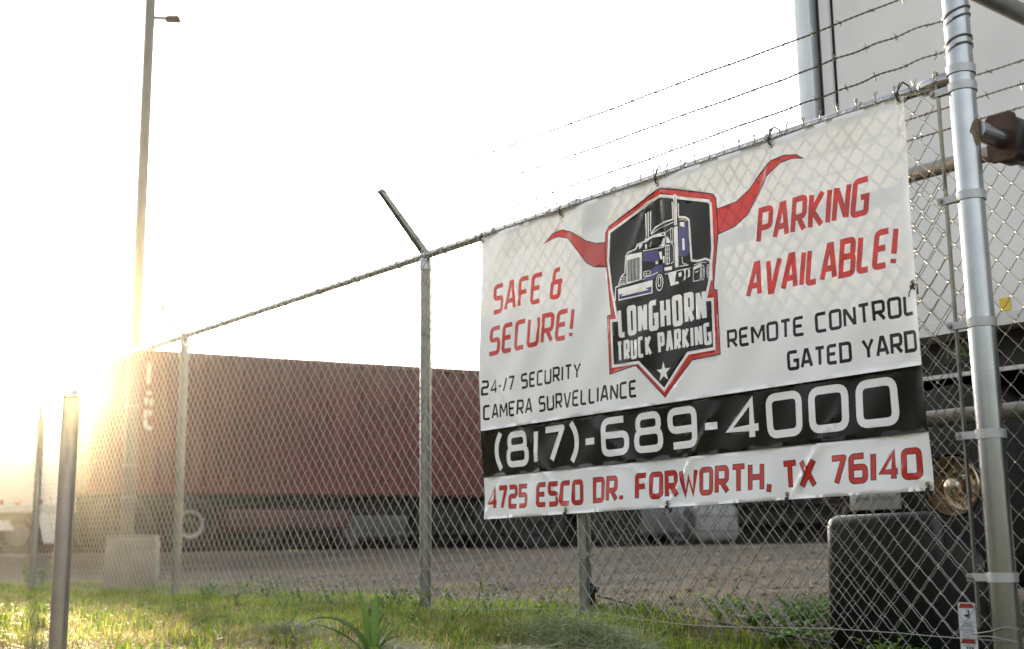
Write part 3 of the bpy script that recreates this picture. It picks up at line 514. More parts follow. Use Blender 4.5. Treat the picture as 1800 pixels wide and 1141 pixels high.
def poly(P, k):
    P = [tuple(p) for p in P]; n = len(P)
    if sum(P[i][0]*P[(i + 1) % n][1] - P[(i + 1) % n][0]*P[i][1] for i in range(n)) < 0: P = P[::-1]
    SHP.append((P, k))
def hull(P):
    P = sorted(set((round(p[0], 6), round(p[1], 6)) for p in P))
    def half(Q):
        h = []
        for p in Q:
            while len(h) > 1 and (h[-1][0] - h[-2][0])*(p[1] - h[-2][1]) - (h[-1][1] - h[-2][1])*(p[0] - h[-2][0]) <= 1e-12: h.pop()
            h.append(p)
        return h[:-1]
    return half(P) + half(P[::-1])
def quads(Q, k):
    for q in Q:
        q = hull(q)
        if len(q) > 2: SHP.append((q, k))
def inset(P, dd):
    P = [Vector(p) for p in P]; n = len(P); ar = sum(P[i].x*P[(i + 1) % n].y - P[(i + 1) % n].x*P[i].y for i in range(n)); sg = 1 if ar > 0 else -1; out = []
    for i in range(n):
        d1 = (P[i] - P[i - 1]).normalized(); d2 = (P[(i + 1) % n] - P[i]).normalized()
        n1, n2 = Vector((-d1.y, d1.x))*sg, Vector((-d2.y, d2.x))*sg; mm = (n1 + n2).normalized(); out.append(P[i] + mm*dd/max(mm.dot(n1), .35))
    return out
MW, MK, MR, MD, MBL, MG = range(6)
poly([(A0 - .02, .650), (A1 + .02, .6765), (A1 + .02, .8965), (A0 - .02, .8715)], MK)
def text(t, a0, a1, z0, z1, h, th, k, **kw): quads(text_quads(t, a0, a1, z0, z1, h, th, **kw), k)
text('SAFE &', .640, 1.173, 1.424, 1.426, .146, .0228, MR, slant=.14, gap=.30, space=.42)
text('SECURE!', .612, 1.236, 1.225, 1.231, .143, .0228, MR, slant=.14, gap=.30, space=.42)
text('PARKING', 2.272, 2.803, 1.442, 1.447, .140, .0225, MR, slant=.16, gap=.31)
text('AVAILABLE!', 2.215, 2.902, 1.239, 1.245, .140, .0225, MR, slant=.16, gap=.31)
text('24-/7 SECURITY', .5695, 1.268, 1.040, 1.0475, .072, .0115, MK, slant=.05, gap=.30, space=.55)
text('CAMERA SURVELLIANCE', .5765, 1.611, .9205, .9295, .073, .0115, MK, slant=.03, gap=.30, space=.55)
text('REMOTE CONTROL', 2.111, 2.939, 1.061, 1.0665, .0745, .0125, MK, gap=.27, space=.52)
text('GATED YARD', 2.395, 2.940, .9425, .943, .074, .013, MK, gap=.27, space=.55)
text('(817)-689-4000', .645, 2.845, .685, .7095, .165, .0285, MW, gap=.26, rad=.24)
for (t, a0, a1, z0, z1, h) in (('4725 ESCO', .588, 1.268, .500, .501, .105), ('DR. FORWORTH,', 1.336, 2.294, .505, .5165, .1045), ('TX 76140', 2.348, 2.9165, .5165, .5285, .100)):
    text(t, a0, a1, z0, z1, h, .0165, MD, extra=.0030, space=.6, gap=.32); text(t, a0, a1, z0, z1, h, .0165, MR, space=.6, gap=.32)
for Hn in (HL, HR):
    poly(Hn, MD); poly(inset(Hn, .0042), MR)
poly(SH, MK); poly(inset(SH, .0045), MR); poly(IN, MW); poly(inset(IN, .0125), MK)
CM = {'W': MW, 'B': MBL, 'K': MK, 'G': MG}
for c, P in TP: poly(P, CM[c])
for wd, P in TB: quads(ribbon(P, wd), MW)
for wd, P in TS: quads(ribbon(P, wd), MW)
for wd, P in TE: quads(ribbon(P, wd, True), MW)
text('LONGHORN', 1.510, 2.014, 1.1895, 1.190, .128, .0220, MW, gap=.58, rad=.1)
text('TRUCK PARKING', 1.494, 2.031, 1.0875, 1.0925, .088, .0155, MW, gap=.55, space=.7, rad=.1)
st_c, st_r = Vector((1.771, 1.014)), .042
poly([st_c + Vector((math.sin(k*math.pi/5), math.cos(k*math.pi/5)))*(st_r if k % 2 == 0 else st_r*.4) for k in range(10)], MW)
# planar arrangement of print and grid, then lifted on to the wrinkled sheet
gnx, gnz = 170, 98; vin = []
for j in range(gnz + 1):
    for i in range(gnx + 1):
        a = A0 + (A1 - A0)*i/gnx; v = j/gnz
        z = zb(a)*(1 - v) + zt(a)*v
        if 0 < i < gnx and 0 < j < gnz: a += .004*math.sin(i*7.1 + j*3.3); z += .004*math.sin(i*5.7 - j*2.9)
        vin.append(Vector((a, z)))
fin = []
for P, k in SHP:
    b = len(vin); P = [Vector((min(max(p[0], A0), A1), p[1])) for p in P]; vin += P; fin.append(list(range(b, b + len(P))))
vo, eo, fo = delaunay_2d_cdt(vin, [], fin, 0, 1e-5, False)[:3]
vo = np.array([(p[0], p[1]) for p in vo]); fo = [tuple(f) for f in fo]
cen = np.array([vo[list(f)].mean(0) for f in fo]); midx = np.zeros(len(fo), np.int32)
for P, k in SHP:   # colour of each facet: the last printed shape that covers its centre
    P = np.array([(p[0], p[1]) for p in P]); lo, hi = P.min(0), P.max(0)
    sel = np.nonzero((cen[:, 0] >= lo[0]) & (cen[:, 0] <= hi[0]) & (cen[:, 1] >= lo[1]) & (cen[:, 1] <= hi[1]))[0]
    if not len(sel): continue
    x, y = cen[sel, 0], cen[sel, 1]; ins = np.zeros(len(sel), bool); Q = np.roll(P, -1, 0)
    for (x1, y1), (x2, y2) in zip(P, Q):
        if y1 == y2: continue
        ins ^= ((y1 > y) != (y2 > y)) & (x < (x2 - x1)*(y - y1)/(y2 - y1) + x1)
    midx[sel[ins]] = k
dsp = wrinkle(vo[:, 0], vo[:, 1])
me = bpy.data.meshes.new('sheet'); me.from_pydata([(a - A0, -float(d), z - .453) for (a, z), d in zip(vo, dsp)], [], [tuple(f) for f in fo])
for q in (V_W, V_K, V_R, V_R2, V_B, V_G): me.materials.append(q)
me.polygons.foreach_set('material_index', midx); me.polygons.foreach_set('use_smooth', [True]*len(me.polygons)); me.update()
sheet = bpy.data.objects.new('sheet', me); COL.objects.link(sheet); sheet.parent = BN
# hem seam, grommets and cable ties
BRASS = mat('grommet_metal', (.55, .5, .38), .35, .9)
def zip_tie(a, z, top):
    d = float(wrinkle(np.array([a]), np.array([z]))[0]); x, zz = a - A0, z - .453
    g = MB(); g.lathe([(.006, -.002), (.011, -.0035), (.0135, -.001), (.0135, .0005)], (x, -d - .0005, zz), axis='y', n=16); g.build('grommet', BRASS, BN, smooth=True)
    m = MB(); zr = (RAIL_Z if top else z - .035) - .453
    if top: pts = [(x, -d - .006, zz), (x - .004, -.012 - d, zz + .02), (x, .02, zr + .032), (x + .004, .05, zr + .024), (x, .05, zr - .02), (x, .012, zz - .004), (x, -d - .006, zz)]
    else: pts = [(x, -d - .006, zz), (x + .004, -d - .008, zz - .016), (x + .006, .004, zr), (x - .004, .018, zr + .004), (x, .012, zz), (x, -d - .006, zz)]
    m.tube(pts, .0032, 5); m.box((x + .002, -d - .012, zz + (.02 if top else -.014)), (.010, .009, .012)); m.tube([(x + .004, -d - .012, zz + .02), (x + .016, -d - .022, zz + .042), (x + .022, -d - .02, zz + .055)] if top else [(x, -d - .01, zz - .014), (x - .008, -d - .016, zz - .034), (x - .012, -d - .012, zz - .045)], .0022, 4)
    m.build('zip_tie', ZIPM, BN)
for a in TIES_T: zip_tie(min(max(a, A0 + .012), A1 - .016), zt(a) - .016, True)
for a in TIES_B: zip_tie(min(a, A1 - .016), zb(a) + .016, False)
zip_tie(A1 - .012, 1.172, False)

# ------------------------------------------------------------ vehicles and yard things
RUB = mat('tyre_rubber', (.018, .018, .018), .85, 0, .3, 20, .1, 60); RIMW = mat('white_rim', (.34, .34, .33), .5, 0, .2, 10); RIMA = mat('polished_aluminium', (.62, .52, .38), .28, 1., .3, 9)  # golden tint puts the warm ground reflection into the aluminium colour
DARK = mat('chassis_black', (.02, .02, .02), .6, .2, .4, 6); WHITEP = mat('white_panel_paint', (.80, .80, .80), .42, 0, .14, 1.1, .02, 9); WTRIM = mat('aluminium_trim', (.58, .61, .63), .38, .5, .15, 5)
REDC = mat('container_red', (.145, .029, .023), .55, 0, .35, 1.6, .04, 30, col2=(.10, .022, .018)); REDD = mat('dark_red_chassis', (.11, .045, .04), .6, 0, .4, 3)
GLASS = mat('dark_glass', (.01, .012, .014), .08, 0, spec=.6); SILV = mat('silver_paint', (.26, .27, .28), .3, .5, .1, 3); GREYP = mat('grey_paint', (.20, .22, .24), .3, .3); AMBER = mat('red_lens', (.45, .03, .02), .25); TANKM = mat('tank_aluminium', (.22, .22, .22), .45, .6, .2, 4)
def wheel(parent, x, y, z, r=.5, w_=.28, rim=RIMW, side=-1, rr_=.57):
    """axis along local y; side -1 faces -y"""
    m = MB(); R = r*rr_
    m.lathe([(R, -w_/2 + .02), (R*1.12, -w_/2), (r*.93, -w_/2 + .01), (r, -w_/2 + .05), (r*1.002, 0), (r, w_/2 - .05), (r*.93, w_/2 - .01), (R*1.12, w_/2), (R, w_/2 - .02)], (0, 0, 0), axis='y', n=36)
    t = m.build('tyre', RUB, parent, smooth=True, loc=(x, y, z))
    s = side; m = MB()
    m.lathe([(R*1.03, s*(w_/2 - .005)), (R*.98, s*(w_/2 + .004)), (R*.90, s*(w_/2 - .03)), (R*.78, s*(w_/2 - .10)), (R*.62, s*(w_/2 - .11)), (R*.5, s*(w_/2 - .09)), (R*.36, s*(w_/2 - .085)), (R*.34, s*(w_/2 + .0)), (R*.22, s*(w_/2 + .02)), (.001, s*(w_/2 + .022))], (0, 0, 0), axis='y', n=36)
    for k in range(10 if rim is not RIMW else 0):
        a = k*math.pi/5; m.tube([(R*.56*math.cos(a), s*(w_/2 - .1), R*.56*math.sin(a)), (R*.56*math.cos(a), s*(w_/2 - .07), R*.56*math.sin(a))], R*.05, 6)
    if rim is RIMW:   # painted ring round a dark hub
        m = MB(); m.lathe([(R*1.03, s*(w_/2 - .005)), (R*.98, s*(w_/2 + .006)), (R*.86, s*(w_/2 - .02)), (R*.76, s*(w_/2 - .07))], (0, 0, 0), axis='y', n=36)
        h = MB(); h.lathe([(R*.76, s*(w_/2 - .07)), (R*.6, s*(w_/2 - .12)), (R*.4, s*(w_/2 - .10)), (R*.36, s*(w_/2 - .01)), (.001, s*(w_/2))], (0, 0, 0), axis='y', n=24); h.build('hub', DARK, t, smooth=True)
    m.build('rim', rim, t, smooth=True)
    return t

# dark red container on its chassis, behind the fence
DIR = math.atan2(.467, .884)
BASE = (-5.94 - 1.72*.884, 22.4 - 1.72*.467); LOTZ = .315
CT = tag(empty('container_trailer', (BASE[0], BASE[1], LOTZ), DIR), 'dark red corrugated shipping container on a wheeled chassis', 'trailer')
CL, CWd, CB, CH = 12.19, 2.44, 1.06, 2.60
def corr(L0, L1, z0, z1, y, out, pitch=.278, dep=.05):
    prof = []; x = L0
    while x < L1 - .01:
        for (dx, dd) in ((0, 0), (.07, 0), (.139, 1), (.209, 1)):
            if x + dx <= L1: prof.append((x + dx, y + (0 if dd == 0 else -out*dep)))
        x += pitch
    prof.append((L1, y)); V = []; F = []
    for (px, py) in prof: V += [(px, py, z0), (px, py, z1)]
    for i in range(len(prof) - 1): F.append((2*i, 2*i + 2, 2*i + 3, 2*i + 1))
    return V, F
for y, out in ((.03, -1), (CWd - .03, 1)):
    m = MB(); V, F = corr(.12, CL - .12, CB + .14, CB + CH - .10, y, out); m.add(V, F); m.build('side_panel', REDC, CT)
for y in (.05, CWd - .05):
    m = MB(); m.box((CL/2, y, CB + .07), (CL - .24, .10, .14)); m.build('bottom_rail', REDC, CT)
    m = MB(); m.box((CL/2, y, CB + CH - .05), (CL - .24, .10, .098)); m.build('top_rail', REDC, CT)
for x in (.06, CL - .06):
    for y in (.06, CWd - .06):
        m = MB(); m.box((x, y, CB + CH/2), (.118, .118, CH)); m.build('corner_post', REDC, CT, bevel=.01)
m = MB(); m.box((CL/2, CWd/2, CB + CH - .03), (CL - .2, CWd - .2, .02)); m.build('roof', REDC, CT)
m = MB(); m.box((CL/2, CWd/2, CB + .1), (CL - .2, CWd - .2, .03)); m.build('floor', DARK, CT)
for x in (.04, CL - .04):
    m = MB(); m.box((x, CWd/2, CB + CH/2), (.05, CWd - .24, CH - .1)); d_ = m.build('end_wall' if x > 1 else 'door', REDC, CT)
    if x < 1:
        for y in (.5, .95, 1.5, 1.95):
            q = MB(); q.tube([(-.01, y, CB + .05), (-.01, y, CB + CH - .06)], .018, 8); q.build('lock_rod', GALV_D, d_)
for y in (.72, CWd - .72):
    m = MB(); m.box((CL/2, y, CB - .18), (CL - .1, .12, .34)); m.build('chassis_beam', DARK, CT)
m = MB(); m.box((3.7, .35, .585), (2.4, .5, .36)); m.box((3.7, .09, .585), (2.36, .03, .33)); m.build('side_bin', REDD, CT, bevel=.02)
m = MB(); m.box((6.9, .6, .62), (1.0, .5, .5)); m.build('tool_box', DARK, CT, bevel=.02)
for x in (.62, 1.80):
    m = MB(); m.tube([(x, .3, .5), (x, CWd - .3, .5)], .07, 10); m.build('axle', DARK, CT)
    for y, s in ((.16, -1), (.48, -1), (CWd - .48, 1), (CWd - .16, 1)): wheel(CT, x, y, .5, .5, .27, RIMW if x > 1 else DARK, s, .5)
for y in (.55, CWd - .55):
    m = MB(); m.box((9.2, y, .55), (.14, .14, 1.0)); m.box((9.2, y, .03), (.30, .26, .05)); m.tube([(9.2, y, .9), (8.2, y, 1.0)], .03, 6); m.build('landing_leg', DARK, CT)
m = MB(); m.box((.25, .4, .62), (.02, .6, .6)); m.box((.25, CWd - .4, .62), (.02, .6, .6)); m.build('mud_flap', RUB, CT)
MARK = mat('white_stencil', (.42, .40, .40), .6)
m = MB()
for k, (x0, z0, x1, z1) in enumerate(((.92, 3.02, .98, 3.4), (.93, 2.82, 1.02, 2.88), (.90, 2.64, .95, 2.76), (.99, 2.62, 1.04, 2.76), (.89, 2.38, .95, 2.54), (.97, 2.44, 1.03, 2.54), (.90, 2.22, .96, 2.36), (.96, 2.18, 1.04, 2.25))):
    m.box(((x0 + x1)/2, -.012, (z0 + z1)/2), (x1 - x0, .004, z1 - z0))
o = m.build('stencil', MARK, CT); o['kind'] = 'stuff'

# white van trailer at the far left
WT = tag(empty('white_trailer', (-11.05, 29.9, LOTZ), 0), 'white box trailer with red marker lights at the left edge', 'trailer')
m = MB(); m.box((-6.5, 1.25, 2.16), (13.0, 2.5, 2.24)); m.build('box', WHITEP, WT, bevel=.03)
for k in range(11):
    m = MB(); m.box((-.6 - k*1.2, -.006, 2.17), (.06, .016, 2.0)); m.build('side_rib', WHITEP, WT)
m = MB(); m.box((-6.5, -.012, 1.08), (13.0, .05, .16)); m.build('bottom_rail', WTRIM, WT)
m = MB(); m.box((-6.5, -.01, 3.23), (13.0, .05, .1)); m.build('top_rail', WTRIM, WT)
m = MB(); m.box((-6.5, 1.25, .93), (12.6, 1.0, .16)); m.build('chassis_beam', DARK, WT)
for x in (-.42, -.96, -1.36): m = MB(); m.lathe([(.001, -.075), (.05, -.07), (.065, -.04)], (x, 0, 1.24), axis='y', n=12); m.build('marker_light', AMBER, WT, smooth=True)
m = MB(); m.prism([(-.52, .98), (.0, .98), (.0, .26), (-.30, .26)], .02, .07); m.build('side_skirt', WHITEP, WT)
m = MB(); m.prism([(-3.4, .80), (-1.18, .80), (-1.05, .58), (-3.4, .52)], .02, .07); m.build('side_skirt', WHITEP, WT)
for x in (-1.0, -2.2):
    for y, s in ((.3, -1), (2.2, 1)): wheel(WT, x, y, .48, .48, .3, mat('steel_rim', (.2, .2, .2), .5, .5), s)
for y in (.6, 1.9): m = MB(); m.box((-9.5, y, .5), (.14, .14, .95)); m.box((-9.5, y, .03), (.3, .3, .05)); m.build('landing_leg', DARK, WT)

# white box truck behind the gate
TN = 1.7
TZ = .22
TA0 = 1.18
BT = tag(empty('box_truck', W(TA0, TN, TZ), FROT), 'tall white box truck parked close behind the gate', 'truck')
m = MB(); m.box((.218 + 3.2, 1.28, 1.115 + 1.4), (6.4, 2.44, 2.8)); m.build('box', WHITEP, BT)
m = MB(); m.box((.052, .05, 2.5), (.104, .11, 2.86)); m.box((.05, 1.25, 2.5), (.10, 2.3, 2.8)); m.build('corner_post', WTRIM, BT, bevel=.008)
m = MB(); m.box((.1205, .085, 2.5), (.033, .05, 2.78)); m.build('corner_gap', DARK, BT)
m = MB(); m.box((.168, .0515, 2.5), (.062, .02, 2.78)); m.build('edge_trim', WHITEP, BT)
for x in (1.42, 2.64, 3.86, 5.08): m = MB(); m.box((x, .0585, 2.5), (.012, .006, 2.78)); m.build('panel_seam', WTRIM, BT)
m = MB(); m.box((.218 + 3.2, .055, 1.135), (6.4, .03, .06)); m.build('bottom_rail', WTRIM, BT)
m = MB(); m.box((.72, .48, .93), (1.15, .66, .03)); m.box((.16, .48, .80), (.03, .66, .24)); m.build('tyre_top_blocker', DARK, BT)  # dark plates added above the tyre to cover a bright patch
rv = MB()
for k in range(52):
    rv.lathe([(.001, -.004), (.006, -.003), (.007, 0)], (.3 + k*.12, .0395, 1.145), axis='y', n=6)
rv.build('rivet_row', WTRIM, BT)
DGREEN = mat('label_green', (.012, .04, .018), .5); LGRN = mat('label_letters', (.16, .24, .12), .5); YEL = mat('yellow_sticker', (.75, .55, .05), .5)
m = MB(); m.box((2.6, .22, 1.01), (4.6, .06, .17)); m.build('frame_sill', DARK, BT)
m = MB(); m.box((.80, .185, 1.03), (.30, .004, .095)); lb = m.build('label_plate', DGREEN, BT)
m = MB()
for q in text_quads('MAXON', .675, .935, 1.0, 1.0, .06, .011):
    m.add([(p[0], .1815, p[1]) for p in q], [(0, 1, 2, 3)])
m.build('label_letters', LGRN, lb)
m = MB(); m.box((1.075, .0575, 1.205), (.055, .003, .062)); m.build('yellow_sticker', YEL, BT)
m = MB(); m.box((1.8, .16, .915), (3.2, .03, .02)); m.build('guard_rail', WTRIM, BT)
for y in (.75, 1.75): m = MB(); m.box((3.2, y, .8), (6.0, .1, .24)); m.build('chassis_beam', DARK, BT)
m = MB(); m.box((.28, 1.2, .66), (.1, 2.1, .5)); m.box((.6, 1.2, .72), (.6, 1.7, .30)); m.build('liftgate', DARK, BT, bevel=.02)
for x in (.70, 4.4):
    for y, s in ((.24, -1), (.54, -1), (2.0, 1), (2.3, 1)): wheel(BT, x, y, .37, .5, .28, RIMA, s, .285)
    m = MB(); m.tube([(x, .3, .40), (x, 2.2, .40)], .08, 10); m.build('axle', DARK, BT)
m = MB(); m.box((3.4, 1.6, .72), (6.2, 1.3, .82)); m.box((1.9, .62, .62), (1.2, .5, .5)); m.build('underside_blocker', DARK, BT, bevel=.03)  # dark blocks added to shut out the bright sky behind the truck
m = MB(); m.box((-.02 + .25, .3, .4), (.02, .5, .6)); m.build('mud_flap', RUB, BT)
PLT = mat('pale_plate', (.34, .34, .33), .5)
m = MB(); m.box((.30, .04, .318), (.30, .012, .10)); pl = m.build('bumper_plate', PLT, BT, bevel=.004)
m = MB()
for x in (.2, .235, .262, .30, .335, .365, .395): m.box((x, .0325, .325), (.022, .002, .022))
m.build('plate_print', GREYP, pl)
m = MB(); m.box((6.9, 1.28, 1.5), (1.4, 2.3, 2.0), top=(.7, .95)); m.build('cab', WHITEP, BT, bevel=.08)

# cars and a tractor glimpsed under the trailers
def car(name, label, loc, rz, paint, Ln=4.5, Wd=1.8, Ht=1.45):
    t = tag(empty(name, (loc[0], loc[1], LOTZ), rz), label, 'car'); h = Wd/2
    m = MB(); prof = [(-Ln/2, .35), (-Ln/2 + .05, .75), (-Ln/2 + .15, .88), (-.9, .95), (1.3, .93), (Ln/2 - .12, .85), (Ln/2, .7), (Ln/2, .32), (Ln/2 - .4, .25), (-Ln/2 + .4, .25)]
    m.prism(prof, -h, h); m.build('body', paint, t, bevel=.07, seg=3)
    m = MB(); cab = [(-1.9, .92), (-1.25, Ht), (.25, Ht), (1.15, .92)]
    V = [(x, s*h*(.93 if z < 1 else .76), z) for s in (-1, 1) for (x, z) in cab]; m.add(V, [(0, 1, 2, 3), (7, 6, 5, 4), (0, 4, 5, 1), (1, 5, 6, 2), (2, 6, 7, 3), (3, 7, 4, 0)]); m.build('cabin', paint, t, bevel=.05)
    for (x0, z0, x1, z1) in ((1.12, .97, .33, Ht - .06), (-1.86, .97, -1.31, Ht - .06)):
        m = MB(); e = .012 if x0 > 0 else -.012; m.add([(x0 + e, -h*.84, z0 + .01), (x0 + e, h*.84, z0 + .01), (x1 + e, h*.70, z1 + .01), (x1 + e, -h*.70, z1 + .01)], [(0, 1, 2, 3)]); m.build('window', GLASS, t)
    for s in (-1, 1):
        m = MB(); m.add([(-1.7, s*h*.94, .97), (.95, s*h*.94, .97), (.2, s*h*.79, Ht - .07), (-1.2, s*h*.79, Ht - .07)], [(0, 1, 2, 3)]); m.build('window', GLASS, t)
        m = MB(); m.box((Ln/2 - .03, s*h*.72, .68), (.08, .34, .14)); m.build('headlight', WHITEP, t, bevel=.02)
        m = MB(); m.box((-Ln/2 + .03, s*h*.75, .72), (.08, .3, .16)); m.build('tail_light', AMBER, t, bevel=.02)
        for x in (-1.35, 1.4): wheel(t, x, s*(h - .1), .32, .32, .2, SILV, s, .62)
    return t
car('parked_car', 'grey car seen under the red container left of the banner', (-2.35, 28.4), math.radians(-62), GREYP)
car('parked_car', 'small white car seen under the red container near the banner edge', (-1.5, 31.2), math.radians(-88), WHITEP)
car('parked_car', 'silver car glimpsed below the banner behind the thin post', (2.05, 27.5), math.radians(8), SILV, 4.8, 1.85, 1.5)
rrect0 = rrect
# dark tractor unit with aluminium tank
TR = tag(empty('semi_tractor', (2.0, 20.4, LOTZ - .03), math.radians(14)), 'dark semi tractor with a silver fuel tank glimpsed below the banner', 'truck')
NAVY = mat('tractor_dark_paint', (.02, .022, .03), .35, .1)
m = MB(); m.box((3.0, 1.2, .95), (7.2, .9, .24)); m.build('frame', DARK, TR)
m = MB(); m.prism([(2.2, 1.1), (2.2, 3.6), (3.9, 3.7), (4.35, 2.9), (4.5, 2.1), (4.5, 1.1)], .05, 2.35); m.build('cab', NAVY, TR, bevel=.08)
m = MB(); m.prism([(4.45, .75), (4.45, 2.05), (6.3, 1.75), (6.55, 1.5), (6.6, .75)], .25, 2.15); m.build('hood', NAVY, TR, bevel=.1)
m = MB(); m.prism([(2.75, 2.2), (2.75, 3.0), (3.8, 3.0), (4.25, 2.2)], .035, .049); m.build('window', GLASS, TR)
m = MB(); m.prism(rrect0(1.42, .42, .78, .62, .14), -.05, .5); ft = m.build('fuel_tank', TANKM, TR, bevel=.05, seg=3)
for z in (.30, .54):
    m = MB(); m.box((1.42, -.055, z), (.74, .02, .05)); m.build('tank_strap', TANKM, ft, bevel=.01)
m = MB(); m.box((6.62, 1.2, .62), (.12, 2.3, .4)); m.build('bumper', TANKM, TR, bevel=.04)
for x in (-.2, -1.5 + .0):
    for y, s in ((.15, -1), (2.25, 1)): wheel(TR, x - .2, y, .5, .5, .5, DARK, s, .55)
for y, s in ((.2, -1), (2.2, 1)): wheel(TR, 5.5, y, .5, .5, .3, DARK, s, .55)
for y in (.12, 2.3): m = MB(); m.tube([(2.05, y, 1.2), (2.05, y, 4.0)], .07, 10); m.build('exhaust_stack', TANKM, TR, smooth=True)
# second dark trailer that closes the view under the first row
def dark_trailer(loc, rz, label, Ln=13, z0=.55):
    t = tag(empty('parked_trailer', (loc[0], loc[1], LOTZ), rz), label, 'trailer')
    m = MB(); m.box((Ln/2, 1.25, 2.25), (Ln, 2.5, 2.2)); m.build('box', NAVY, t, bevel=.03)
    m = MB(); m.box((Ln/2, 1.25, .9), (Ln - .3, 1.1, .5)); m.build('chassis_beam', DARK, t)
    m = MB(); m.box((Ln*.5, 2.0, .62), (Ln*.96, .04, 1.2)); m.build('side_skirt', DARK, t)  # low dark sheet added to hide the sunlit ground beyond
    for x in (1.2, 2.5, Ln - 2.6):
        for y, s in ((.2, -1), (2.3, 1)): wheel(t, x, y, .5, .5, .3, DARK, s, .55)
    return t
dark_trailer((-8.2, 34.4), math.radians(4), 'dark trailer behind the red container', 8)
dark_trailer((-.2, 35.5), math.radians(3), 'dark trailer standing far behind the banner', 15)
dark_trailer((-16., 33.8), math.radians(1), 'dark trailer far behind the white trailer', 14)

# light pole
LP = tag(empty('light_pole', (-4.22, 13.5, float(tz(-4.22, 13.5)))), 'tall square grey light pole with a small flood lamp', 'light pole')
POLEM = mat('pole_paint', (.12, .12, .115), .5, .3, .2, 3)
m = MB(); m.box((0, 0, 3.75), (.125, .125, 7.5), rz=.5, top=(.86, .86)); m.build('pole', POLEM, LP, bevel=.008)
m = MB(); m.box((0, 0, .02), (.3, .3, .04), rz=.5); m.build('base_plate', POLEM, LP, bevel=.005)
m = MB(); m.tube([(.0, 0, 6.50), (.20, -.03, 6.47)], .026, 8); arm = m.build('lamp_arm', POLEM, LP, smooth=True)
m = MB(); m.box((.285, -.03, 6.46), (.19, .12, .075), top=(.8, .8)); m.build('lamp_head', DARK, LP, bevel=.015)
for z in (.9, 1.25, 1.9): m = MB(); m.box((.0, 0, z), (.135, .135, .012), rz=.5); m.build('strap', GALV_D, LP)

# concrete pull box behind the fence
CONC = mat('weathered_concrete', (.36, .33, .28), .9, 0, .35, 6, .3, 40)
cz = float(tz(-3.3, 10.75))
CB_ = tag(empty('utility_box', (-3.3, 10.75, cz), .18), 'low pale concrete utility box behind the fence at the left', 'utility box')
m = MB(); m.box((0, 0, .21), (.42, .42, .46), top=(.97, .97)); m.build('body', CONC, CB_, bevel=.015)
m = MB(); m.box((0, 0, .452), (.41, .41, .022)); m.build('lid', CONC, CB_, bevel=.006)

# lone steel pole in front
FP = tag(empty('steel_pole', (-1.438, 3.95, float(tz(-1.438, 3.95)) - .02)), 'lone bare steel pole standing in the grass at the left', 'pole')
m = MB(); m.tube([(0, 0, -.3), (.004, .0, .85)], .0275, 26); m.build('shaft', mat('dull_steel', (.40, .37, .35), .38, .85, .25, 12, .05, 80), FP, smooth=True)
m = MB(); m.lathe([(.0278, -.02), (.0285, -.018), (.0285, 0), (.022, .006), (.001, .008)], (.004, 0, .85), n=24); m.build('cap', GALV, FP, smooth=True)

# gate operator housing
OP = tag(empty('gate_operator', W(1.985, .60, -.2), FROT), 'black plastic gate operator housing behind the fence at the lower right', 'gate motor')
m = MB(); bmh = bmesh.new()
V = [(0, 0, 0), (.565, 0, 0), (.565, .44, 0), (0, .42, 0), (.010, .012, .655), (.55, .02, .665), (.535, .38, .50), (.03, .36, .52)]
for v in V: bmh.verts.new(v)
bmh.verts.ensure_lookup_table()
for f in ((3, 2, 1, 0), (4, 5, 6, 7), (0, 1, 5, 4), (1, 2, 6, 5), (2, 3, 7, 6), (3, 0, 4, 7)): bmh.faces.new([bmh.verts[i] for i in f])
bmesh.ops.bevel(bmh, geom=[e for e in bmh.edges if max(v.co.z for v in e.verts) > .1], offset=.062, segments=6, profile=.5, affect='EDGES', clamp_overlap=True)
me = bpy.data.meshes.new('housing'); bmh.to_mesh(me); bmh.free(); me.materials.append(BLACK_PL); me.polygons.foreach_set('use_smooth', [True]*len(me.polygons))
o = bpy.data.objects.new('housing', me); COL.objects.link(o); o.parent = OP
m = MB(); m.box((.28, .21, -.02), (.68, .54, .08)); m.build('concrete_pad', CONC, OP, bevel=.01)
m = MB(); m.box((.566, .30, .22), (.006, .006, .40)); m.build('lid_seam', DARK, OP)
# warning tag hung in the mesh
WG = tag(empty('warning_sign', W(3.02, MESH_Y + .018, .058), FROT), 'narrow white and red warning sign hung in the mesh beside the thick post', 'sign')
SWH = mat('sign_white', (.62, .64, .68), .4); SRD = mat('sign_red', (.30, .03, .015), .45); SBK = mat('sign_black', (.02, .02, .02), .5)
m = MB(); m.prism(rrect(0, 0, .060, .152, .006), 0, .002); pl = m.build('plate', SWH, WG)
m = MB(); m.prism([(-.026, .059), (.026, .059), (.020, .073), (-.020, .073)], -.0012, -.0004); m.build('red_band', SRD, pl); m = MB(); m.prism([(-.028, -.050), (.024, -.050), (.020, -.034), (-.020, -.034)], -.0012, -.0004); m.build('red_band', SRD, pl)
m = MB(); m.prism([(.004, .028), (.009, .026), (.009, .052), (.004, .054)], -.0012, -.0004); m.prism([(-.010, .034), (.003, .030), (.003, .040), (-.004, .041), (-.004, .037), (-.010, .038)], -.0012, -.0004); m.prism([(-.004, .056), (-.002, .056), (.003, .048), (.001, .048)], -.0012, -.0004); m.prism([(-.004, .022), (-.002, .022), (.003, .029), (.001, .029)], -.0012, -.0004); m.build('pictogram', SBK, pl)
m = MB()
for z, w_ in ((.016, .05), (.011, .036), (.0065, .03), (.002, .05), (-.006, .04), (-.011, .046), (-.016, .034), (-.022, .046), (-.027, .04), (-.056, .04), (-.070, .046)): m.box((0, -.0008, z), (w_, .0008, .0011))
for x in (-.006, .003, .012): m.box((x, -.0008, -.063), (.006, .0008, .0065))
m.build('small_print', SBK, pl)

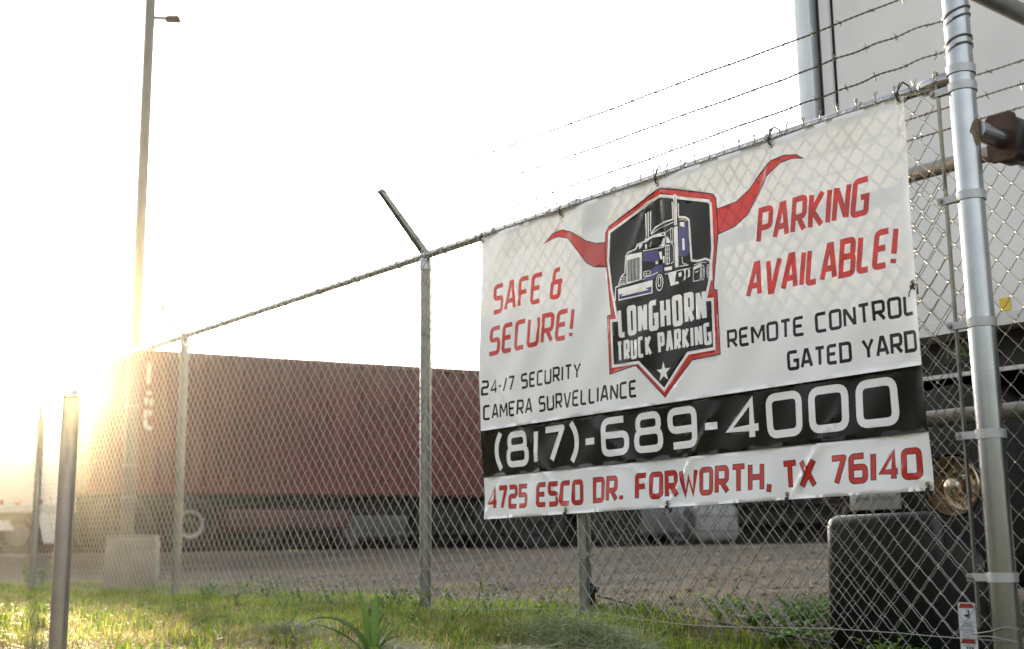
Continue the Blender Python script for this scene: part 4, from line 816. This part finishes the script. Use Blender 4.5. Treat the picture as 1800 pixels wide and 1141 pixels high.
# ------------------------------------------------------------ grass, weeds, hay, gravel
LEAF = leafmat('grass_blades', .58, .5); LEAF2 = leafmat('weed_leaves', .45, .45); HAYM = leafmat('dry_hay', .25, .8)
def in_view(x, y, z, pad=.06):
    v = np.stack([x, y, z - CAMH], -1); d = v@np.array(f_); px = (v@np.array(rr))/d*2150/1800; py = (v@np.array(uu))/d*2150/1800
    return (d > .5) & (np.abs(px) < .5 + pad) & (py > -.317 - pad*1.2)
def blades(P, Ln, Wd, ang, lean, curl, col, seg=2):
    n = len(P); dx, dy = np.cos(ang), np.sin(ang); sx, sy = -np.sin(ang), np.cos(ang); V = []
    lv = [(0., 0., 1.), (.5, .28, .8), (1., 1., .0)]
    for k, (h, b, wf) in enumerate(lv):
        off = lean*Ln*b; hz = Ln*h*np.sqrt(np.maximum(1 - (lean*b)**2*.6, .1)) - curl*Ln*b*b*.3
        c = P + np.stack([dx*off, dy*off, hz], -1)
        if wf > 0:
            s = np.stack([sx*Wd*wf/2, sy*Wd*wf/2, 0*sx], -1); V += [c - s, c + s]
        else: V += [c]
    V = np.stack(V, 1).reshape(-1, 3); b = np.arange(n)*5
    q = np.stack([b, b + 1, b + 3, b + 2], -1); t = np.stack([b + 2, b + 3, b + 4], -1)
    return V, q, t, np.repeat(col, 5, 0)
GC = []
patch = lambda a, n: (np.sin(a*2.3 + 1) + np.sin(n*4.1 + a*1.1) + np.sin(a*5.9 - n*2.2)*.6)
def field(N, a_rng, n_rng, Lr, Wr, cols, lean=(.1, .7), mask=None, clump=None):
    if clump:
        nc = max(1, N//clump[0]); ca = rng.uniform(*a_rng, nc); cn = rng.uniform(*n_rng, nc); k = rng.integers(0, nc, N)
        a = ca[k] + rng.normal(0, clump[1], N); n = cn[k] + rng.normal(0, clump[1], N)
    else: a = rng.uniform(*a_rng, N); n = rng.uniform(*n_rng, N)
    x, y, _ = W(a, n); z = tz(x, y); ok = in_view(x, y, z)
    if mask is not None: ok &= mask(a, n)
    x, y, z = x[ok], y[ok], z[ok]; m = len(x)
    c = np.array(cols)[rng.integers(0, len(cols), m)]*rng.uniform(.65, 1.3, (m, 1))
    pa, pn = L(x, y); c = c*(.62 + .5*ss((patch(pa*1.7, pn*1.5) + 1.6)/3.0))[:, None]
    GC.append((np.stack([x, y, z - .004], -1), rng.uniform(*Lr, m)*rng.uniform(.6, 1.1, m), rng.uniform(*Wr, m), rng.uniform(0, 6.28, m), rng.uniform(*lean, m), rng.uniform(0, 1, m), c))
STRAW = [(.48, .38, .12), (.56, .45, .17), (.42, .34, .11), (.62, .53, .26), (.33, .33, .08)]
GREEN = [(.16, .28, .025), (.21, .34, .035), (.11, .22, .022), (.31, .38, .05), (.25, .31, .04)]
MIX = STRAW + GREEN[1:]
field(80000, (-9, 3.4), (-3.6, .1), (.02, .05), (.0025, .0045), STRAW, (.4, 1.3))
field(52000, (-9, 3.4), (-3.0, .5), (.03, .075), (.0022, .004), MIX, (.3, 1.2), clump=(60, .07))
field(46000, (-9, 3.4), (-.75, .9), (.025, .065), (.0025, .0048), GREEN, (.3, 1.2), mask=lambda a, n: patch(a, n) > -.4)
field(26000, (-.5, 2.2), (-1.05, .15), (.03, .075), (.0022, .0042), GREEN + STRAW[:1], (.3, 1.2), clump=(70, .06))
field(9000, (-9, 3.0), (-.28, .35), (.05, .12), (.003, .006), GREEN, (.2, 1.0), clump=(40, .05))
field(5000, (-9, 2.6), (-3.0, .4), (.05, .11), (.003, .006), GREEN + [(.2, .24, .05)], (.2, 1.1), clump=(16, .025))
field(9000, (-9, 4.), (.5, 2.4), (.02, .06), (.002, .004), GREEN[:2] + STRAW[:2], (.2, .9), clump=(70, .12))
field(2600, (-3.2, 2.2), (-2.3, -.25), (.05, .11), (.0045, .008), GREEN, (.3, 1.15), clump=(20, .022))
field(1500, (-4.5, 1.0), (-2.6, -.6), (.06, .14), (.003, .005), [(.30, .36, .06), (.36, .36, .10)], (.2, 1.0), clump=(7, .02))
GP = [np.concatenate([g[i] for g in GC]) for i in range(7)]
V, q, t, c = blades(*GP)
grass = np_mesh('grass', V, [q, t], LEAF, col=c); tag(grass, 'patchy green and straw-coloured grass along the fence', 'grass', kind='stuff')

def strands(centres, N, Ln, Wd, cols, spread, hgt, flat=.5):
    """tangled thin strips lying over each other"""
    k = rng.integers(0, len(centres), N); C = np.array(centres)[k]
    r = np.sqrt(rng.uniform(0, 1, N)); th = rng.uniform(0, 6.28, N)
    ex = spread[0]*r*np.cos(th); ey = spread[1]*r*np.sin(th); x = C[:, 0] + ex*DX - ey*DY; y = C[:, 1] + ex*DY + ey*DX
    z = tz(x, y) + hgt*(1 - r**2)*rng.uniform(.35, 1.05, N) + .004
    an = rng.uniform(0, 6.28, N); ln = rng.uniform(*Ln, N); pit = rng.normal(0, flat, N); cv = rng.normal(0, .8, N); Vs = []
    p = np.stack([x, y, z], -1)
    for s in range(4):
        w_ = Wd*(1 if s < 3 else .2); sd = np.stack([-np.sin(an)*w_/2, np.cos(an)*w_/2, 0*an], -1); up = np.stack([0*an, 0*an, 0*an + w_*.3], -1)
        Vs += [p - sd - up, p + sd + up]
        p = p + np.stack([np.cos(an)*np.cos(pit), np.sin(an)*np.cos(pit), np.sin(pit)], -1)*(ln/3)[:, None]; an = an + cv*.5; pit = pit - rng.uniform(.0, .5, N)
    V = np.stack(Vs, 1).reshape(-1, 3); V[:, 2] = np.maximum(V[:, 2], tz(V[:, 0], V[:, 1]) + .002)
    b = np.arange(N)*8; Q = np.concatenate([np.stack([b + 2*s, b + 2*s + 1, b + 2*s + 3, b + 2*s + 2], -1) for s in range(3)])
    col = np.repeat(np.array(cols)[rng.integers(0, len(cols), N)]*rng.uniform(.6, 1.25, (N, 1)), 8, 0)
    return V, Q, col
HAY = [(.38, .38, .25), (.32, .34, .20), (.46, .45, .33), (.22, .27, .12)]
V, Q, c = strands([W(1.78, -.52)], 5500, (.05, .15), .0017, HAY + [(.16, .26, .06)]*2, (.33, .22), .085)
o = np_mesh('hay_mound', V, [Q], HAYM, col=c); tag(o, 'pale tangled mound of dry cut grass in front of the fence', 'hay pile')
for i, (px_, py_, s0, s1, h, lb) in enumerate(((-.42, 4.2, .30, .07, .03, 'flat pale clump of dead grass at the bottom centre'), (-.90, 5.0, .22, .06, .03, 'thin ridge of bleached dead grass left of the tall grass plant'), (.10, 4.22, .32, .12, .05, 'wide pale drift of dry cut grass beside the hay mound'))):
    V, Q, c = strands([(px_, py_)], 2400, (.04, .13), .0017, HAY[:3] + [(.5, .48, .38)], (s0, s1), h, .25)
    o = np_mesh('dead_grass_clump', V, [Q], HAYM, col=c); tag(o, lb, 'dead grass', 'clumps of dead grass')

def leaf(m, p0, az, ln, wd, rise, droop, seg=7, fold=.25, tints=None, col=(.08, .15, .03)):
    p = Vector(p0); el = rise; b = len(m.v); d = Vector((math.cos(az), math.sin(az), 0)); s = Vector((-d.y, d.x, 0))
    for k in range(seg + 1):
        t = k/seg; w_ = wd*(math.sin(math.pi*min(1, .12 + .88*t)**.8)*.9 + .06) if k < seg else wd*.02
        up = Vector((0, 0, 1))*w_*fold
        m.v += [tuple(p - s*w_/2 + up), tuple(p), tuple(p + s*w_/2 + up)]; tints += [col]*3
        p = p + (d*math.cos(el) + Vector((0, 0, 1))*math.sin(el))*ln/seg; el -= droop/seg
    for k in range(seg):
        i = b + 3*k; m.f += [(i, i + 1, i + 4, i + 3), (i + 1, i + 2, i + 5, i + 4)]; m.m += [0, 0]
def plant_mesh(name, m, tints, parent, matl=LEAF2):
    V = np.array(m.v); tri = [f for f in m.f if len(f) == 3]; qd = [f for f in m.f if len(f) == 4]
    fs = ([np.array(qd)] if qd else []) + ([np.array(tri)] if tri else [])
    return np_mesh(name, V, fs, matl, parent, col=np.array(tints))
# broad grass plant in the foreground
gx_, gy_ = -.47, 4.12; PL = tag(empty('grass_plant', (gx_, gy_, float(tz(gx_, gy_)))), 'broad-bladed grass plant with long arching leaves in the foreground', 'plant')
for (az, ln, wd, rise, dr, col) in ((2.7, .36, .020, 1.15, 1.7, (.07, .14, .03)), (2.3, .30, .018, 1.45, .5, (.08, .16, .03)), (1.4, .26, .022, 1.5, .25, (.09, .18, .03)), (.3, .24, .018, 1.3, 1.5, (.10, .19, .04)), (3.3, .26, .016, .9, .8, (.06, .12, .025)), (5.6, .20, .015, 1.0, 1.2, (.07, .14, .03)), (4.4, .18, .014, 1.1, .9, (.08, .15, .03)), (.9, .17, .013, 1.35, .6, (.10, .18, .03))):
    m = MB(); tn = []; leaf(m, (.012*math.cos(az), .012*math.sin(az), 0), az, ln*.88, wd*1.5, rise, dr, 9, .3, tn, col); plant_mesh('leaf', m, tn, PL)
# broadleaf weeds
def weed(a, n, h, nl, ls, label, seed, col=(.08, .16, .03), lean=.15, into=None):
    rd = random.Random(seed); x, y, _ = W(a, n); z0 = float(tz(x, y))
    if into is None: t = tag(empty('weed', (x, y, z0)), label, 'weed', 'weeds along the fence')
    sm = MB(); st = []; az0 = rd.random()*6.28; ns = max(1, nl//9); lm = MB(); tn = []
    for s in range(ns):
        az = az0 + s*6.28/ns; hh = h*rd.uniform(.6, 1); P = [Vector((0, 0, -.01))]
        for k in range(1, 5): P.append(Vector((math.cos(az)*lean*hh*(k/4)**1.4*(1 + ns*.25), math.sin(az)*lean*hh*(k/4)**1.4*(1 + ns*.25), hh*k/4)))
        sm.tube(P, [.003, .0026, .0022, .0018, .001], 5)
        for k in range(max(3, nl//ns)):
            u = .18 + .82*(k + rd.random())/(nl/ns); u = min(u, .99); i = min(int(u*4), 3); p = P[i].lerp(P[i + 1], u*4 - i)
            f = rd.uniform(.7, 1.25); cc = tuple(q*f for q in col)
            leaf(lm, p, az + k*2.4 + rd.uniform(-.4, .4), ls*rd.uniform(.6, 1.1)*(1.15 - .5*u), ls*rd.uniform(.45, .65)*(1.15 - .5*u), rd.uniform(.1, .9), rd.uniform(.4, 1.3), 4, .18, tn, cc)
    if into is not None:
        for mm, tt in ((sm, [tuple(q*.8 for q in col)]*len(sm.v)), (lm, tn)):
            into[0].add([(v[0] + x, v[1] + y, v[2] + z0) for v in mm.v], [f for f in mm.f if len(f) == 4]); into[1].extend(tt)
        return None
    plant_mesh('stem', sm, [tuple(q*.8 for q in col)]*len(sm.v), t); plant_mesh('leaves', lm, tn, t)
    return t
rw = random.Random(5)
cov = (MB(), [])
for i in range(60): weed(1.25 + rw.random()*1.25, rw.uniform(.30, 1.6), rw.uniform(.06, .15), rw.randint(20, 34), rw.uniform(.045, .075), '', 100 + i, random.choice([(.13, .25, .035), (.10, .20, .03), (.17, .28, .04)]), .5, cov)
tag(plant_mesh('ground_cover', cov[0], cov[1], None), 'leafy green ground cover behind the mesh below the banner', 'weeds', kind='stuff')
cov = (MB(), [])
for i in range(46): weed(-3.4 + rw.random()*4.6, rw.uniform(-.12, .5), rw.uniform(.07, .2), rw.randint(12, 26), rw.uniform(.028, .05), '', 140 + i, random.choice([(.12, .23, .03), (.09, .18, .03), (.18, .27, .04)]), .35, cov)
for i in range(90): weed(-1.6 + rw.random()*3.6, rw.uniform(-1.2, -.02), rw.uniform(.03, .09), rw.randint(8, 18), rw.uniform(.02, .04), '', 240 + i, random.choice([(.14, .24, .03), (.10, .19, .03)]), .5, cov)
for i in range(9): weed(2.3 + rw.random()*.8, rw.uniform(-.2, .15), rw.uniform(.04, .09), rw.randint(10, 18), rw.uniform(.025, .04), '', 180 + i, (.09, .16, .03), .5, cov)
tag(plant_mesh('ground_cover', cov[0], cov[1], None), 'small mixed weeds in the grass along the foot of the fence', 'weeds', kind='stuff')
weed(.28, .12, .36, 15, .030, 'tall thin weed with yellow-green tip right of the middle post', 201, (.16, .24, .03), .1)
weed(-2.05, .15, .30, 12, .035, 'upright grassy weed in front of the red container', 202, (.10, .20, .03), .1)
weed(-6.9, .5, 1.35, 46, .055, 'tall sapling with small yellow-green leaves at the left edge', 203, (.26, .30, .04), .1)
weed(-6.62, .1, .36, 40, .06, 'bushy weed at the foot of the leftmost fence post', 210, (.11, .20, .03))
weed(-6.95, .35, .30, 40, .07, 'broad green weed at the left picture edge below the white trailer', 211, (.12, .22, .03))
# loose stones on the lot
ico = bmesh.new(); bmesh.ops.create_icosphere(ico, subdivisions=1, radius=1); iv = np.array([v.co[:] for v in ico.verts]); it = np.array([[v.index for v in f.verts] for f in ico.faces]); ico.free()
N = 11000; a = rng.uniform(-7, 5.5, N); n = .9 + 9*rng.uniform(0, 1, N)**1.6; x, y, _ = W(a, n); z = tz(x, y); ok = in_view(x, y, z); x, y, z = x[ok], y[ok], z[ok]; N = len(x)
s = rng.lognormal(-5.0, .5, N); sc3 = np.stack([s*rng.uniform(.8, 1.4, N), s*rng.uniform(.8, 1.3, N), s*rng.uniform(.5, .9, N)], -1); th = rng.uniform(0, 6.28, N)
jit = iv[None]*(1 + rng.normal(0, .14, (N, len(iv), 1))); P = jit*sc3[:, None]
P = np.stack([P[..., 0]*np.cos(th)[:, None] - P[..., 1]*np.sin(th)[:, None], P[..., 0]*np.sin(th)[:, None] + P[..., 1]*np.cos(th)[:, None], P[..., 2]], -1) + np.stack([x, y, z + s*.25], -1)[:, None]
F = (it[None] + (np.arange(N)*len(iv))[:, None, None]).reshape(-1, 3); sc_ = np.array([(.15, .135, .12), (.21, .185, .155), (.11, .105, .10), (.26, .22, .17)])[rng.integers(0, 4, N)]*rng.uniform(.6, 1.3, (N, 1))
STM = leafmat('stones', .0, .9)
o = np_mesh('gravel_stones', P.reshape(-1, 3), [F], STM, col=np.repeat(sc_, len(iv), 0), smooth=False); tag(o, 'loose gravel stones scattered over the truck lot', 'gravel', kind='stuff')
# tree rows added to block bright sky and darken reflections, mostly out of view
x = np.concatenate([rng.uniform(-48, 40, 22000), -36 + rng.uniform(-2, 2, 15000), rng.uniform(-36, 34, 14000)])
y = np.concatenate([72 + rng.uniform(-2, 2, 22000), rng.uniform(-30, 46, 15000), -31 + rng.uniform(-2, 2, 14000)]); N = len(x)
top = 5.2 + 1.1*np.sin((x + y)*.45) + .8*np.sin((x - y)*1.3 + 1); z = .2 + top*rng.uniform(0, 1, N)
th = rng.uniform(0, 6.28, N); el = rng.uniform(-.8, .8, N); s = rng.uniform(.25, .5, N); d1 = np.stack([np.cos(th), np.sin(th), 0*th], -1)*s[:, None]; d2 = np.stack([-np.sin(th)*np.sin(el), np.cos(th)*np.sin(el), np.cos(el)], -1)*s[:, None]
c = np.stack([x, y, z], -1); V = np.stack([c - d1, c - d2, c + d1, c + d2], 1).reshape(-1, 3); Q = (np.arange(N)*4)[:, None] + np.arange(4)[None]
o = np_mesh('blocking_trees', V, [Q], leafmat('wood_leaves', .2, .7), col=np.repeat(np.array([[.05, .075, .03]])*rng.uniform(.6, 1.3, (N, 1)), 4, 0), smooth=False); tag(o, 'dark rows of trees added around the yard to block sky and darken reflections', 'trees', kind='stuff')

# ------------------------------------------------------------ light-scattering volume added in place of lens glare
hz = MB(); hz.box((0, 20, 4.4), (660, 660, 11.6)); hm = bpy.data.materials.new('glare_volume'); hm.use_nodes = True; t = hm.node_tree; t.nodes.clear()
pv = t.nodes.new('ShaderNodeVolumePrincipled'); pv.inputs['Color'].default_value = (1, .93, .78, 1); pv.inputs['Density'].default_value = .0006; pv.inputs['Anisotropy'].default_value = .95
mo = t.nodes.new('ShaderNodeOutputMaterial'); t.links.new(pv.outputs[0], mo.inputs['Volume'])
ho = hz.build('lens_glare', hm); tag(ho, 'thin golden scattering volume added in place of lens glare around the sun', 'lens_glare', kind='stuff')
